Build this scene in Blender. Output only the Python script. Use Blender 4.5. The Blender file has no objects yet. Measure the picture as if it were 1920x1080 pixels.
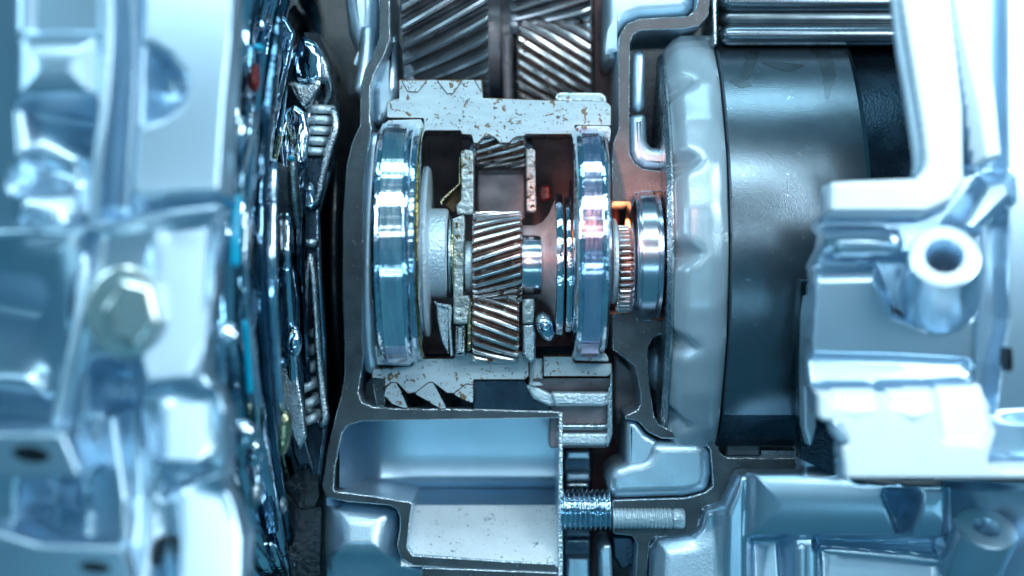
import bpy, math, random
import numpy as np
from mathutils import Vector, Matrix
from mathutils.geometry import tessellate_polygon
random.seed(4); rng = np.random.default_rng(4)
sc = bpy.context.scene
D = 26.0                                   # camera distance to the cut plane (Y = 0); 1 unit = 100 px there
col = sc.collection
R = math.radians

# ------------------------------------------------------------------ camera, light, exposure
cam_d = bpy.data.cameras.new('camera'); cam = bpy.data.objects.new('camera', cam_d); col.objects.link(cam)
cam.location = (0, -D, 0); cam.rotation_euler = (R(90), 0, 0)
cam_d.sensor_width = 36; cam_d.lens = 36 * D / 19.2
cam_d.clip_start = 0.1; cam_d.clip_end = 300
cam_d.dof.use_dof = True; cam_d.dof.focus_distance = D - 0.6
cam_d.dof.aperture_fstop = (cam_d.lens / 1000) / 0.70
sc.camera = cam
w = bpy.data.worlds.new('World'); sc.world = w; w.use_nodes = True
w.node_tree.nodes['Background'].inputs[0].default_value = (0.09, 0.38, 0.58, 1)
w.node_tree.nodes['Background'].inputs[1].default_value = 0.42

def area(name, loc, target, sx, sy, power, color):
    d = bpy.data.lights.new(name, 'AREA'); d.shape = 'RECTANGLE'; d.size = sx; d.size_y = sy
    d.energy = power; d.color = color
    o = bpy.data.objects.new(name, d); col.objects.link(o); o.location = loc
    o.rotation_euler = (Vector(target) - Vector(loc)).to_track_quat('-Z', 'Y').to_euler()
    return o
area('softbox_key', (-1, -17, 13.5), (0, 0, 0), 18, 3.0, 2500, (0.70, 0.91, 1.0))
area('strip_low', (0, -20, -7.5), (0, 0, 0), 16, 0.9, 380, (0.38, 0.76, 1.0))
area('strip_mid', (0, -22, 4.2), (0, 0, 0), 15, 1.0, 520, (0.72, 0.90, 1.0))
area('strip_top', (1, -7, 19), (0, 0, 0), 18, 2.5, 1300, (0.50, 0.84, 1.0))
area('softbox_right', (13, -15, 7), (6, -3, 0), 7, 7, 2300, (0.74, 0.90, 1.0))
area('softbox_left', (-15, -15, 5), (-6, -3, 0), 4, 9, 560, (0.55, 0.84, 1.0))
sp = bpy.data.lights.new('flare_fill_spot', 'SPOT'); sp.energy = 26000; sp.color = (1.0, 0.36, 0.25)  # added spot standing in for a lens-flare glow, no real source
sp.spot_size = R(10.5); sp.spot_blend = 1.0; sp.shadow_soft_size = 0.5
so = bpy.data.objects.new('flare_fill_spot', sp); col.objects.link(so); so.location = (-2.5, -19, 5.0)
so.rotation_euler = (Vector((1.75, 0.0, 1.3)) - so.location).to_track_quat('-Z', 'Y').to_euler()
pl = bpy.data.lights.new('flare_fill_point', 'POINT'); pl.energy = 40; pl.color = (1.0, 0.30, 0.12); pl.shadow_soft_size = 0.30  # added point light in the gap, part of the imitated flare glow
po = bpy.data.objects.new('flare_fill_point', pl); col.objects.link(po); po.location = (2.1, 1.9, 1.1)
sc.view_settings.view_transform = 'Standard'; sc.view_settings.look = 'None'
sc.view_settings.exposure = 0.0; sc.view_settings.gamma = 1.0
sc.cycles.use_denoising = True
sc.cycles.max_bounces = 8; sc.cycles.sample_clamp_indirect = 6

# ------------------------------------------------------------------ materials
def mat(name, base, rough=0.4, metal=0.0, var=0.0, vscale=3.0, bump=0.0, bscale=30.0, stretch=(1, 1, 1),
        spots=None, spot_scale=12.0, spot_thr=0.62, rvar=0.0, coat=0.0, trans=0.0, ior=1.45, spots2=None):
    """procedural metal / paint: base colour with soft variation, optional specks, relief bump"""
    m = bpy.data.materials.new(name); m.use_nodes = True
    nt = m.node_tree; n = nt.nodes; l = nt.links; b = n['Principled BSDF']
    b.inputs['Metallic'].default_value = metal; b.inputs['Roughness'].default_value = rough
    b.inputs['Coat Weight'].default_value = coat; b.inputs['Coat Roughness'].default_value = 0.08
    b.inputs['Transmission Weight'].default_value = trans; b.inputs['IOR'].default_value = ior
    tc = n.new('ShaderNodeTexCoord'); mp = n.new('ShaderNodeMapping'); mp.inputs['Scale'].default_value = stretch
    l.new(tc.outputs['Object'], mp.inputs['Vector'])
    def noise(scale, detail=4.0, vec=None, dist=0.0):
        t = n.new('ShaderNodeTexNoise'); t.inputs['Scale'].default_value = scale; t.inputs['Detail'].default_value = detail
        t.inputs['Distortion'].default_value = dist
        l.new(vec or mp.outputs['Vector'], t.inputs['Vector']); return t
    csock = None
    if var:
        t = noise(vscale, 5); r = n.new('ShaderNodeMapRange')
        r.inputs['From Min'].default_value = 0.3; r.inputs['From Max'].default_value = 0.7
        r.inputs['To Min'].default_value = 1 - var; r.inputs['To Max'].default_value = 1 + var
        l.new(t.outputs['Fac'], r.inputs['Value'])
        mx = n.new('ShaderNodeMix'); mx.data_type = 'RGBA'; mx.blend_type = 'MULTIPLY'; mx.inputs[0].default_value = 1
        mx.inputs[6].default_value = (*base, 1); l.new(r.outputs['Result'], mx.inputs[7]); csock = mx.outputs[2]
    def speck(csock, color, scale, thr, soft=0.04):
        t = noise(scale, 6, tc.outputs['Object'], 0.6); r = n.new('ShaderNodeMapRange')
        r.inputs['From Min'].default_value = thr; r.inputs['From Max'].default_value = thr + soft
        lo = noise(scale * 0.16, 2, tc.outputs['Object']); ma = n.new('ShaderNodeMath'); ma.operation = 'MULTIPLY_ADD'
        l.new(lo.outputs['Fac'], ma.inputs[0]); ma.inputs[1].default_value = 0.5; ma.inputs[2].default_value = -0.25
        ad = n.new('ShaderNodeMath'); ad.operation = 'ADD'; l.new(t.outputs['Fac'], ad.inputs[0]); l.new(ma.outputs[0], ad.inputs[1])
        l.new(ad.outputs[0], r.inputs['Value'])
        mx = n.new('ShaderNodeMix'); mx.data_type = 'RGBA'; l.new(r.outputs['Result'], mx.inputs[0])
        if csock: l.new(csock, mx.inputs[6])
        else: mx.inputs[6].default_value = (*base, 1)
        mx.inputs[7].default_value = (*color, 1); return mx.outputs[2]
    if spots: csock = speck(csock, spots, spot_scale, spot_thr)
    if spots2: csock = speck(csock, spots2[0], spots2[1], spots2[2], spots2[3])
    if csock: l.new(csock, b.inputs['Base Color'])
    else: b.inputs['Base Color'].default_value = (*base, 1)
    if rvar:
        t = noise(vscale * 2.3, 6); r = n.new('ShaderNodeMapRange')
        r.inputs['From Min'].default_value = 0.3; r.inputs['From Max'].default_value = 0.7
        r.inputs['To Min'].default_value = max(0.02, rough - rvar); r.inputs['To Max'].default_value = rough + rvar
        l.new(t.outputs['Fac'], r.inputs['Value']); l.new(r.outputs['Result'], b.inputs['Roughness'])
    if bump:
        t = noise(bscale, 3); bp = n.new('ShaderNodeBump'); bp.inputs['Strength'].default_value = min(1, bump)
        bp.inputs['Distance'].default_value = 0.05 * max(1, bump); l.new(t.outputs['Fac'], bp.inputs['Height']); l.new(bp.outputs['Normal'], b.inputs['Normal'])
    return m
RUST = (0.20, 0.085, 0.03)
M = dict(
 cast=mat('cast_aluminium', (0.52, 0.66, 0.76), 0.34, 0.8, 0.08, 1.5, 0.12, 26, rvar=0.05),
 cast_smooth=mat('satin_aluminium', (0.49, 0.64, 0.755), 0.31, 0.93, 0.05, 0.9),
 cast_white=mat('machined_bright_face', (0.80, 0.87, 0.91), 0.45, 0.15, 0.03, 2, 0.05, 30),
 grit=mat('blasted_aluminium', (0.86, 0.90, 0.93), 0.5, 0.25, 0.05, 2, 0.5, 28, spots=(0.18, 0.25, 0.3), spot_scale=26, spot_thr=0.66),
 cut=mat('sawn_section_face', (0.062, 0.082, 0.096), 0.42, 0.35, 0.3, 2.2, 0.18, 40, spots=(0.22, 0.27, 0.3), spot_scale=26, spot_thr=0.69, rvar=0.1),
 cut_glow=mat('sawn_section_face_glow', (0.13, 0.115, 0.12), 0.45, 0.3, 0.2, 3, 0.4, 40, spots=(0.35, 0.33, 0.33), spot_scale=30, spot_thr=0.68),  # sawn face with the warm glow tint painted into its colour
 edge=mat('burred_edge', (0.88, 0.94, 0.98), 0.22, 1.0, 0.1, 8, 0.8, 22),
 painted=mat('pale_section_paint', (0.48, 0.58, 0.63), 0.42, 0.0, 0.10, 1.6, 0.25, 14, (1, 1, 5), spots=(0.20, 0.12, 0.065), spot_scale=10, spot_thr=0.61, spots2=((0.12, 0.10, 0.09), 17, 0.65, 0.03)),
 rust_edge=mat('rusty_edge', (0.17, 0.10, 0.055), 0.7, 0.1, 0.5, 6, 0.5, 30),
 race=mat('polished_bearing_race', (0.82, 0.88, 1.0), 0.15, 1.0, 0.16, 1.1, 0.10, 5, (7, 1, 1), rvar=0.05),
 race_glow=mat('polished_race_glow', (0.88, 0.76, 0.98), 0.16, 1.0, 0.16, 1.1, 0.10, 5, (7, 1, 1), rvar=0.05),  # race metal with the pinkish glow painted into its colour
 chrome=mat('polished_chrome', (0.66, 0.78, 0.88), 0.10, 1.0, 0.12, 3, 0.35, 5, rvar=0.05),
 chrome_wavy=mat('rippled_plating', (0.56, 0.70, 0.82), 0.09, 1.0, 0.3, 1.6, 0.8, 2.4, (2.2, 1, 0.4), rvar=0.05),
 gold=mat('yellowed_plating', (0.46, 0.42, 0.26), 0.16, 1.0, 0.3, 3, 0.6, 6),
 steel=mat('steel', (0.42, 0.47, 0.50), 0.24, 1.0, 0.2, 3, 0.3, 24, rvar=0.08),
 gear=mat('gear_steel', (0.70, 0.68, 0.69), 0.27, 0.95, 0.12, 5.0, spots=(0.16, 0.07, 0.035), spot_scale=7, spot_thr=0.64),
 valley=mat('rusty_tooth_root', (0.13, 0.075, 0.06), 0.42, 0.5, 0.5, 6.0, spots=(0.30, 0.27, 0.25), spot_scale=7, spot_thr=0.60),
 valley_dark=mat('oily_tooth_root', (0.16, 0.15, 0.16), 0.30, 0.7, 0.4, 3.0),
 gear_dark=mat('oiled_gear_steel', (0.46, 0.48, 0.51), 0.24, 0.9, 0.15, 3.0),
 plate=mat('planet_plate', (0.36, 0.40, 0.40), 0.38, 0.7, 0.35, 4, 0.9, 10, spots=(0.25, 0.16, 0.08), spot_scale=9, spot_thr=0.60, spots2=((0.04, 0.035, 0.03), 9, 0.64, 0.03)),
 hub=mat('blasted_hub', (0.62, 0.72, 0.78), 0.36, 0.55, 0.05, 2, 0.55, 18),
 nylon=mat('white_plastic', (0.38, 0.47, 0.53), 0.26, 0.3, 0.08, 1.5, 0.08, 30),
 drum=mat('dark_drum_steel', (0.175, 0.215, 0.25), 0.25, 0.95, 0.16, 0.8, 0.05, 34, rvar=0.02, spots=(0.4, 0.46, 0.5), spot_scale=24, spot_thr=0.72),
 drum_dark=mat('blued_steel', (0.035, 0.06, 0.085), 0.26, 0.9, 0.3, 1.2, 0.15, 24, rvar=0.08),
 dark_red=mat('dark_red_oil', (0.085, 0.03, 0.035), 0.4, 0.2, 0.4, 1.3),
 interior=mat('oily_interior', (0.27, 0.225, 0.24), 0.36, 0.3, 0.5, 1.3, 0.2, 6, rvar=0.1),
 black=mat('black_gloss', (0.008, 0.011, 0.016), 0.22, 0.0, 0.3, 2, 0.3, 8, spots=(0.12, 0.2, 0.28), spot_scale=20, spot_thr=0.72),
 navy=mat('navy_plating', (0.09, 0.16, 0.23), 0.12, 1.0, 0.5, 1.2, 0.6, 3.0, (1.5, 1, 0.6), spots=(0.3, 0.4, 0.5), spot_scale=22, spot_thr=0.72),
 cyan=mat('cyan_film', (0.0, 0.40, 0.62), 0.25, 0.0, 0.1, 3, coat=0.6),
 red=mat('red_sealant', (0.16, 0.012, 0.012), 0.3, 0.0, 0.3, 6, 0.5, 10),
 clear=mat('clear_resin', (0.72, 0.84, 0.95), 0.04, 0.0, trans=0.92, ior=1.4, bump=0.5, bscale=5),
 bolt=mat('zinc_bolt', (0.82, 0.87, 0.84), 0.22, 0.9, 0.1, 3, 0.1, 8),
 warm_steel=mat('warm_grey_steel', (0.52, 0.48, 0.49), 0.32, 0.5, 0.25, 3),
 soft_race=mat('satin_bearing_race', (0.68, 0.70, 0.78), 0.2, 1.0, 0.1, 2),
 dim_sheen=mat('dim_reflection', (0.13, 0.16, 0.18), 0.28, 0.95, 0.15, 3),  # darker steel for painted dark reflections and the middle cover ridge
 copper=mat('copper_band', (0.30, 0.14, 0.10), 0.3, 0.6, 0.2, 3),
)

# ------------------------------------------------------------------ mesh helpers
def P(px, py, y=0.0):
    s = (D + y) / D
    return Vector(((px - 960) / 100 * s, y, (540 - py) / 100 * s))
def mesh(name, verts, faces, mats, parent=None, fm=None, sharp=38):
    me = bpy.data.meshes.new(name); me.from_pydata([tuple(v) for v in verts], [], faces)
    for k in (mats if isinstance(mats, (list, tuple)) else [mats]): me.materials.append(M[k])
    if fm is not None: me.polygons.foreach_set('material_index', fm)
    me.polygons.foreach_set('use_smooth', [True] * len(me.polygons))
    me.update(); me.set_sharp_from_angle(angle=R(sharp))
    o = bpy.data.objects.new(name, me); col.objects.link(o)
    if parent is not None: o.parent = parent
    return o
def tag(o, label=None, cat=None, group=None, kind=None):
    if label: o['label'] = label
    if cat: o['category'] = cat
    if group: o['group'] = group
    if kind: o['kind'] = kind
    return o
def thing(name, label, cat, group=None, kind=None):
    o = bpy.data.objects.new(name, None); col.objects.link(o); o.empty_display_size = 0.2
    return tag(o, label, cat, group, kind)
def fillet(pts, r=0.05, n=4):
    """pts: (x, z) or (x, z, r) -> rounded outline, counter-clockwise"""
    p = [(a[0], a[1]) for a in pts]; rr = [(a[2] if len(a) > 2 else r) for a in pts]
    A = sum(p[i][0] * p[(i + 1) % len(p)][1] - p[(i + 1) % len(p)][0] * p[i][1] for i in range(len(p)))
    if A < 0: p.reverse(); rr.reverse()
    out = []; N = len(p)
    for i in range(N):
        a, b, c = Vector(p[i - 1]), Vector(p[i]), Vector(p[(i + 1) % N])
        u = a - b; v = c - b; lu, lv = u.length, v.length
        if lu < 1e-6 or lv < 1e-6: continue
        u /= lu; v /= lv; ang = math.acos(max(-1, min(1, u.dot(v))))
        if ang > R(174) or rr[i] <= 0: out.append((b.x, b.y)); continue
        t = min(rr[i] / math.tan(ang / 2), lu * 0.48, lv * 0.48)
        s, e = b + u * t, b + v * t
        for k in range(n + 1):
            f = k / n; q = s * (1 - f) ** 2 + b * 2 * f * (1 - f) + e * f * f; out.append((q.x, q.y))
    res = [out[0]]
    for q in out[1:]:
        if (q[0] - res[-1][0]) ** 2 + (q[1] - res[-1][1]) ** 2 > 1e-6: res.append(q)
    if (res[0][0] - res[-1][0]) ** 2 + (res[0][1] - res[-1][1]) ** 2 < 1e-6: res.pop()
    return res
def inset(p, b):
    out = []; N = len(p)
    for i in range(N):
        a, q, c = Vector(p[i - 1]), Vector(p[i]), Vector(p[(i + 1) % N])
        d1 = (q - a).normalized(); d2 = (c - q).normalized()
        n1 = Vector((-d1.y, d1.x)); n2 = Vector((-d2.y, d2.x)); m = n1 + n2
        if m.length < 1e-3: m = n1
        m.normalize(); k = b / max(0.45, m.dot(n1)); out.append((q.x + m.x * k, q.y + m.y * k))
    return out
def prism(name, px, y0, y1, mats, parent=None, bev=0.02, r=0.05, steps=1, scale_at=None, sharp=38):
    """closed outline given in photo pixels at depth y0, with a real bevel, running back to y1. mats: front, side, bevel"""
    if isinstance(mats, str): mats = (mats,) * 3
    s = (D + (y0 if scale_at is None else scale_at)) / D
    pts = [((a[0] - 960) / 100 * s, (540 - a[1]) / 100 * s) + tuple(a[2:]) for a in px]
    ring = fillet(pts, r); N = len(ring)
    rings = [[(x, y1, z) for x, z in ring], [(x, y0 + bev, z) for x, z in ring]]
    for k in range(1, steps + 1):
        t = k / steps * math.pi / 2
        rr = inset(ring, bev * (1 - math.cos(t)) if steps > 1 else bev); rings.append([(x, y0 + bev * (1 - math.sin(t)), z) for x, z in rr])
    V = [v for q in rings for v in q]; F = []; fm = []
    for k in range(len(rings) - 1):
        for i in range(N):
            j = (i + 1) % N; F.append((k * N + i, k * N + j, (k + 1) * N + j, (k + 1) * N + i)); fm.append(1 if k == 0 else 2)
    b = (len(rings) - 1) * N
    for t in tessellate_polygon([[Vector((v[0], v[2], 0)) for v in rings[-1]]]): F.append(tuple(b + i for i in t)); fm.append(0)
    for t in tessellate_polygon([[Vector((v[0], v[2], 0)) for v in rings[0]]]): F.append(tuple(reversed(t))); fm.append(1)
    o = mesh(name, V, F, mats, parent, fm, sharp)
    o.data.polygons.foreach_set('use_smooth', [len(f) == 4 for f in F]); fix(o); return o
def fix(o):
    import bmesh
    bm = bmesh.new(); bm.from_mesh(o.data); bmesh.ops.recalc_face_normals(bm, faces=bm.faces); bm.to_mesh(o.data); bm.free()
def lathe(name, prof, cy, Y, mats, parent=None, seg=96, a0=None, a1=None, rmod=None, xmod=None, fm=None, closed=False, sharp=38):
    """prof: (X, r) about an axis along X through photo row cy and depth Y. angle 0 faces the camera, grows upward"""
    zc = (540 - cy) / 100 * (D + Y) / D; full = a0 is None
    A = [2 * math.pi * i / seg for i in range(seg)] if full else [R(a0) + R(a1 - a0) * i / seg for i in range(seg + 1)]
    n = len(prof); V = []; F = []; fmi = []
    for a in A:
        for k, (x, r) in enumerate(prof):
            rr = rmod(a, x, r, k) if rmod else r; xx = xmod(a, x, r, k) if xmod else x
            V.append((xx, Y - rr * math.cos(a), zc + rr * math.sin(a)))
    m = len(A); kk = n if closed else n - 1
    for i in range(m if full else m - 1):
        j = (i + 1) % m
        for k in range(kk):
            k2 = (k + 1) % n; F.append((i * n + k, i * n + k2, j * n + k2, j * n + k)); fmi.append(fm[k] if fm else 0)
    if not full and closed:
        for base, rev in ((0, False), ((m - 1) * n, True)):
            for t in tessellate_polygon([[Vector((x, r, 0)) for x, r in prof]]):
                F.append(tuple(base + q for q in (reversed(t) if rev else t))); fmi.append(0)
    o = mesh(name, V, F, mats, parent, fmi, sharp); fix(o); return o
def XF(px, y): return (px - 960) / 100 * (D + y) / D
def disc_profile(x0, x1, r, b=0.03, r_in=0.0):
    return [(x0, r_in), (x0, r - b), (x0 + b * .3, r - b * .3), (x0 + b, r), (x1 - b, r), (x1 - b * .3, r - b * .3), (x1, r - b), (x1, r_in)]
def tube(name, pts, rad, m, parent=None, seg=10, sub=5, flat=1.0, cap=True):
    """round bar through 3-D points (Catmull-Rom)"""
    P3 = [Vector(p) for p in pts]; Q = []; rs = rad if isinstance(rad, (list, tuple)) else [rad] * len(P3); RR = []
    for i in range(len(P3) - 1):
        p0 = P3[max(0, i - 1)]; p1 = P3[i]; p2 = P3[i + 1]; p3 = P3[min(len(P3) - 1, i + 2)]
        for k in range(sub):
            t = k / sub
            Q.append(0.5 * ((2 * p1) + (p2 - p0) * t + (2 * p0 - 5 * p1 + 4 * p2 - p3) * t * t + (3 * p1 - p0 - 3 * p2 + p3) * t ** 3))
            RR.append(rs[i] * (1 - t) + rs[i + 1] * t)
    Q.append(P3[-1]); RR.append(rs[-1])
    V = []; F = []; nrm = None
    for i, q in enumerate(Q):
        t = (Q[min(i + 1, len(Q) - 1)] - Q[max(i - 1, 0)]).normalized()
        if nrm is None: nrm = t.orthogonal().normalized()
        nrm = (nrm - t * nrm.dot(t)).normalized(); bi = t.cross(nrm)
        e = 1.0
        if cap and (i == 0 or i == len(Q) - 1): e = 0.45
        for k in range(seg):
            a = 2 * math.pi * k / seg; V.append(q + (nrm * math.cos(a) + bi * math.sin(a) * flat) * RR[i] * e)
    for i in range(len(Q) - 1):
        for k in range(seg): F.append((i * seg + k, i * seg + (k + 1) % seg, (i + 1) * seg + (k + 1) % seg, (i + 1) * seg + k))
    F.append(tuple(reversed(range(seg)))); F.append(tuple((len(Q) - 1) * seg + k for k in range(seg)))
    o = mesh(name, V, F, m, parent, sharp=60); fix(o); return o
def coil(name, a, b, rc, rw, turns, m, parent=None, n=14):
    a, b = Vector(a), Vector(b); d = (b - a); L = d.length; d.normalize(); u = d.orthogonal().normalized(); v = d.cross(u); pts = []
    N = int(turns * n)
    for i in range(N + 1):
        t = i / N; an = 2 * math.pi * turns * t; pts.append(a + d * L * t + (u * math.cos(an) + v * math.sin(an)) * rc)
    return tube(name, pts, rw, m, parent, seg=8, sub=1)
def blob(name, c, s, m, parent=None, lump=0.12, rot=0.0, seg=28):
    V = []; F = []; ph = rng.random(6) * 6
    for i in range(seg // 2 + 1):
        th = math.pi * i / (seg // 2)
        for k in range(seg):
            a = 2 * math.pi * k / seg; d = Vector((math.sin(th) * math.cos(a), math.sin(th) * math.sin(a), math.cos(th)))
            q = 1 + lump * (math.sin(3 * d.x + ph[0]) + math.sin(4 * d.z + ph[1]) + math.sin(5 * d.y + ph[2])) * 0.6
            V.append(Vector(c) + Matrix.Rotation(rot, 3, 'Y') @ Vector((d.x * s[0] * q, d.y * s[1] * q, d.z * s[2] * q)))
    for i in range(seg // 2):
        for k in range(seg): F.append((i * seg + k, i * seg + (k + 1) % seg, (i + 1) * seg + (k + 1) % seg, (i + 1) * seg + k))
    o = mesh(name, V, F, m, parent, sharp=80); fix(o); return o
def bump01(t, tip, flank):
    """tooth height 0..1 over one pitch t in 0..1"""
    d = abs(t - 0.5); e = (d - tip / 2) / flank
    if e <= 0: return 1.0 - 0.06 * (d / (tip / 2 + 1e-6)) ** 2
    if e >= 1: return 0.04 * (1 - min(1, (d - tip / 2 - flank) / 0.1))
    return 1 - (3 * e * e - 2 * e ** 3) * 0.96
def gear(name, px0, px1, cy, Y, r, depth, n, helix, m, parent=None, tip=0.2, flank=0.22, per=12, xs=10, phase=0.0, cham=0.04):
    """helical gear about X; helix = axial slope (radians of turn per unit length x r)"""
    yf = Y - r; x0, x1 = XF(px0, yf), XF(px1, yf); zc = (540 - cy) / 100 * (D + Y) / D
    X = [x0, x0 + cham] + [x0 + cham + (x1 - x0 - 2 * cham) * k / xs for k in range(1, xs)] + [x1 - cham, x1]
    V = []; F = []; N = n * per
    for k, x in enumerate(X):
        red = cham if k in (0, len(X) - 1) else 0
        for i in range(N):
            a = 2 * math.pi * i / N; t = (i / per) % 1.0; h = bump01(t, tip, flank)
            rr = r - depth + h * (depth - red); aa = a + (x - x0) * helix / r + phase
            V.append((x, Y - rr * math.cos(aa), zc + rr * math.sin(aa)))
    fm = []
    for k in range(len(X) - 1):
        for i in range(N):
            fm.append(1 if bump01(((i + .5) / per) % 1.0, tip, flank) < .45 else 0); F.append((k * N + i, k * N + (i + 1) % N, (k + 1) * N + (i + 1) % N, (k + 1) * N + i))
    for base, x in ((0, x0), ((len(X) - 1) * N, x1)):
        c = len(V); V.append((x, Y, zc))
        for i in range(N): F.append((base + i, base + (i + 1) % N, c)); fm.append(0)
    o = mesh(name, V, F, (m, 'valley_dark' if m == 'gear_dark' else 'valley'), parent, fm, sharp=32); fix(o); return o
def sdf(poly, X, Z):
    p = np.array(poly, float); d = np.full(X.shape, 1e9); ins = np.zeros(X.shape, bool); N = len(p)
    for i in range(N):
        a, b = p[i], p[(i + 1) % N]; e = b - a; L = (e ** 2).sum() + 1e-12
        t = np.clip(((X - a[0]) * e[0] + (Z - a[1]) * e[1]) / L, 0, 1)
        d = np.minimum(d, np.hypot(X - a[0] - t * e[0], Z - a[1] - t * e[1]))
        if a[1] != b[1]:
            c = ((a[1] > Z) != (b[1] > Z)) & (X < (b[0] - a[0]) * (Z - a[1]) / (b[1] - a[1]) + a[0]); ins ^= c
    return np.where(ins, d, -d)
def relief(name, outline, Y, feats, m, parent=None, step=3.2, skirt=0.5, rim=9.0, rimd=0.12, seed=0, tilt=0.0, fr=6):
    """cast surface: outline and features in photo pixels at depth Y. feature: (poly, height, soft px, gx, gz [, material index]) replaces height"""
    def rp(q, r=fr): return [(x, z) for x, z in fillet([(a[0], a[1]) + tuple(a[2:]) for a in q], r)]
    out = rp(outline); xs = [q[0] for q in out]; zs = [q[1] for q in out]
    gx = np.arange(min(xs) - step, max(xs) + 2 * step, step); gz = np.arange(min(zs) - step, max(zs) + 2 * step, step)
    X, Z = np.meshgrid(gx, gz); sd = sdf(out, X, Z); H = np.zeros(X.shape); MI = np.zeros(X.shape, int)
    for f in feats:
        poly, h, soft = f[0], f[1], f[2]; ggx = f[3] if len(f) > 3 else 0; ggz = f[4] if len(f) > 4 else 0
        q = rp(poly); cx = sum(a[0] for a in q) / len(q); cz = sum(a[1] for a in q) / len(q); s = sdf(q, X, Z)
        t = np.clip(s / soft + 0.5, 0, 1); t = t * t * (3 - 2 * t)
        if h == 'dome':   # (poly, 'dome', depth, R) additive bowl or bulge
            t = np.clip(s / ggx, 0, 1); H += soft * np.sqrt(np.clip(1 - (1 - t) ** 2, 0, 1)) if ggz == 0 else soft * np.sin(t * math.pi / 2) ** 2
            continue
        H = H * (1 - t) + (h + ggx * (X - cx) / 100 + ggz * (Z - cz) / 100) * t
        if len(f) > 5: MI = np.where(s > 0, f[5], MI)
    t = np.clip(sd / rim, 0, 1); H -= rimd * (1 - np.sqrt(np.clip(1 - (1 - t) ** 2, 0, 1)))
    YB = Y - tilt * (X - min(xs)) / 100; S = (D + YB) / D; s = (D + Y) / D; WX = (X - 960) / 100 * S; WZ = (540 - Z) / 100 * S; WY = YB - H
    nz, nx = X.shape; keep = sd > -step * .8; idx = -np.ones(X.shape, int); V = []; F = []; fm = []
    kz, kx = np.nonzero(keep)
    # pull the outermost vertices onto the outline so that the rim is smooth
    gZ, gX = np.gradient(sd, step, step)
    for a, b in zip(kz, kx):
        idx[a, b] = len(V); x, z = WX[a, b], WZ[a, b]
        if sd[a, b] < step * .5:
            g = math.hypot(gX[a, b], gZ[a, b]) + 1e-6; k = -sd[a, b] / 100 * s; x += gX[a, b] / g * k; z -= gZ[a, b] / g * k
        V.append((x, WY[a, b], z))
    edges = {}
    for a in range(nz - 1):
        for b in range(nx - 1):
            q = (idx[a, b], idx[a, b + 1], idx[a + 1, b + 1], idx[a + 1, b])
            if min(q) < 0: continue
            F.append(q); fm.append(int(MI[a, b]))
            for k in range(4):
                e = (q[k], q[(k + 1) % 4]); 
                if (e[1], e[0]) in edges: del edges[(e[1], e[0])]
                else: edges[e] = 1
    back = {}
    for (a, b) in list(edges):
        for v in (a, b):
            if v not in back: back[v] = len(V); V.append((V[v][0], V[v][1] + skirt, V[v][2]))
        F.append((b, a, back[a], back[b])); fm.append(0)
    return mesh(name, V, F, m, parent, fm, sharp=50)
def box(name, x0, x1, z0, z1, y0, y1, mats, parent=None, bev=0.03, r=0.03, steps=1):
    return prism(name, [(x0, z0), (x1, z0), (x1, z1), (x0, z1)], y0, y1, mats, parent, bev, r, steps)

# ================================================================== SETTING
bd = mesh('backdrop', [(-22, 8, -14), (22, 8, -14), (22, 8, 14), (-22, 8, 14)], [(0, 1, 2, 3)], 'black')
tag(bd, 'dark oily rear wall behind the opened gearbox', kind='structure')

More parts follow.
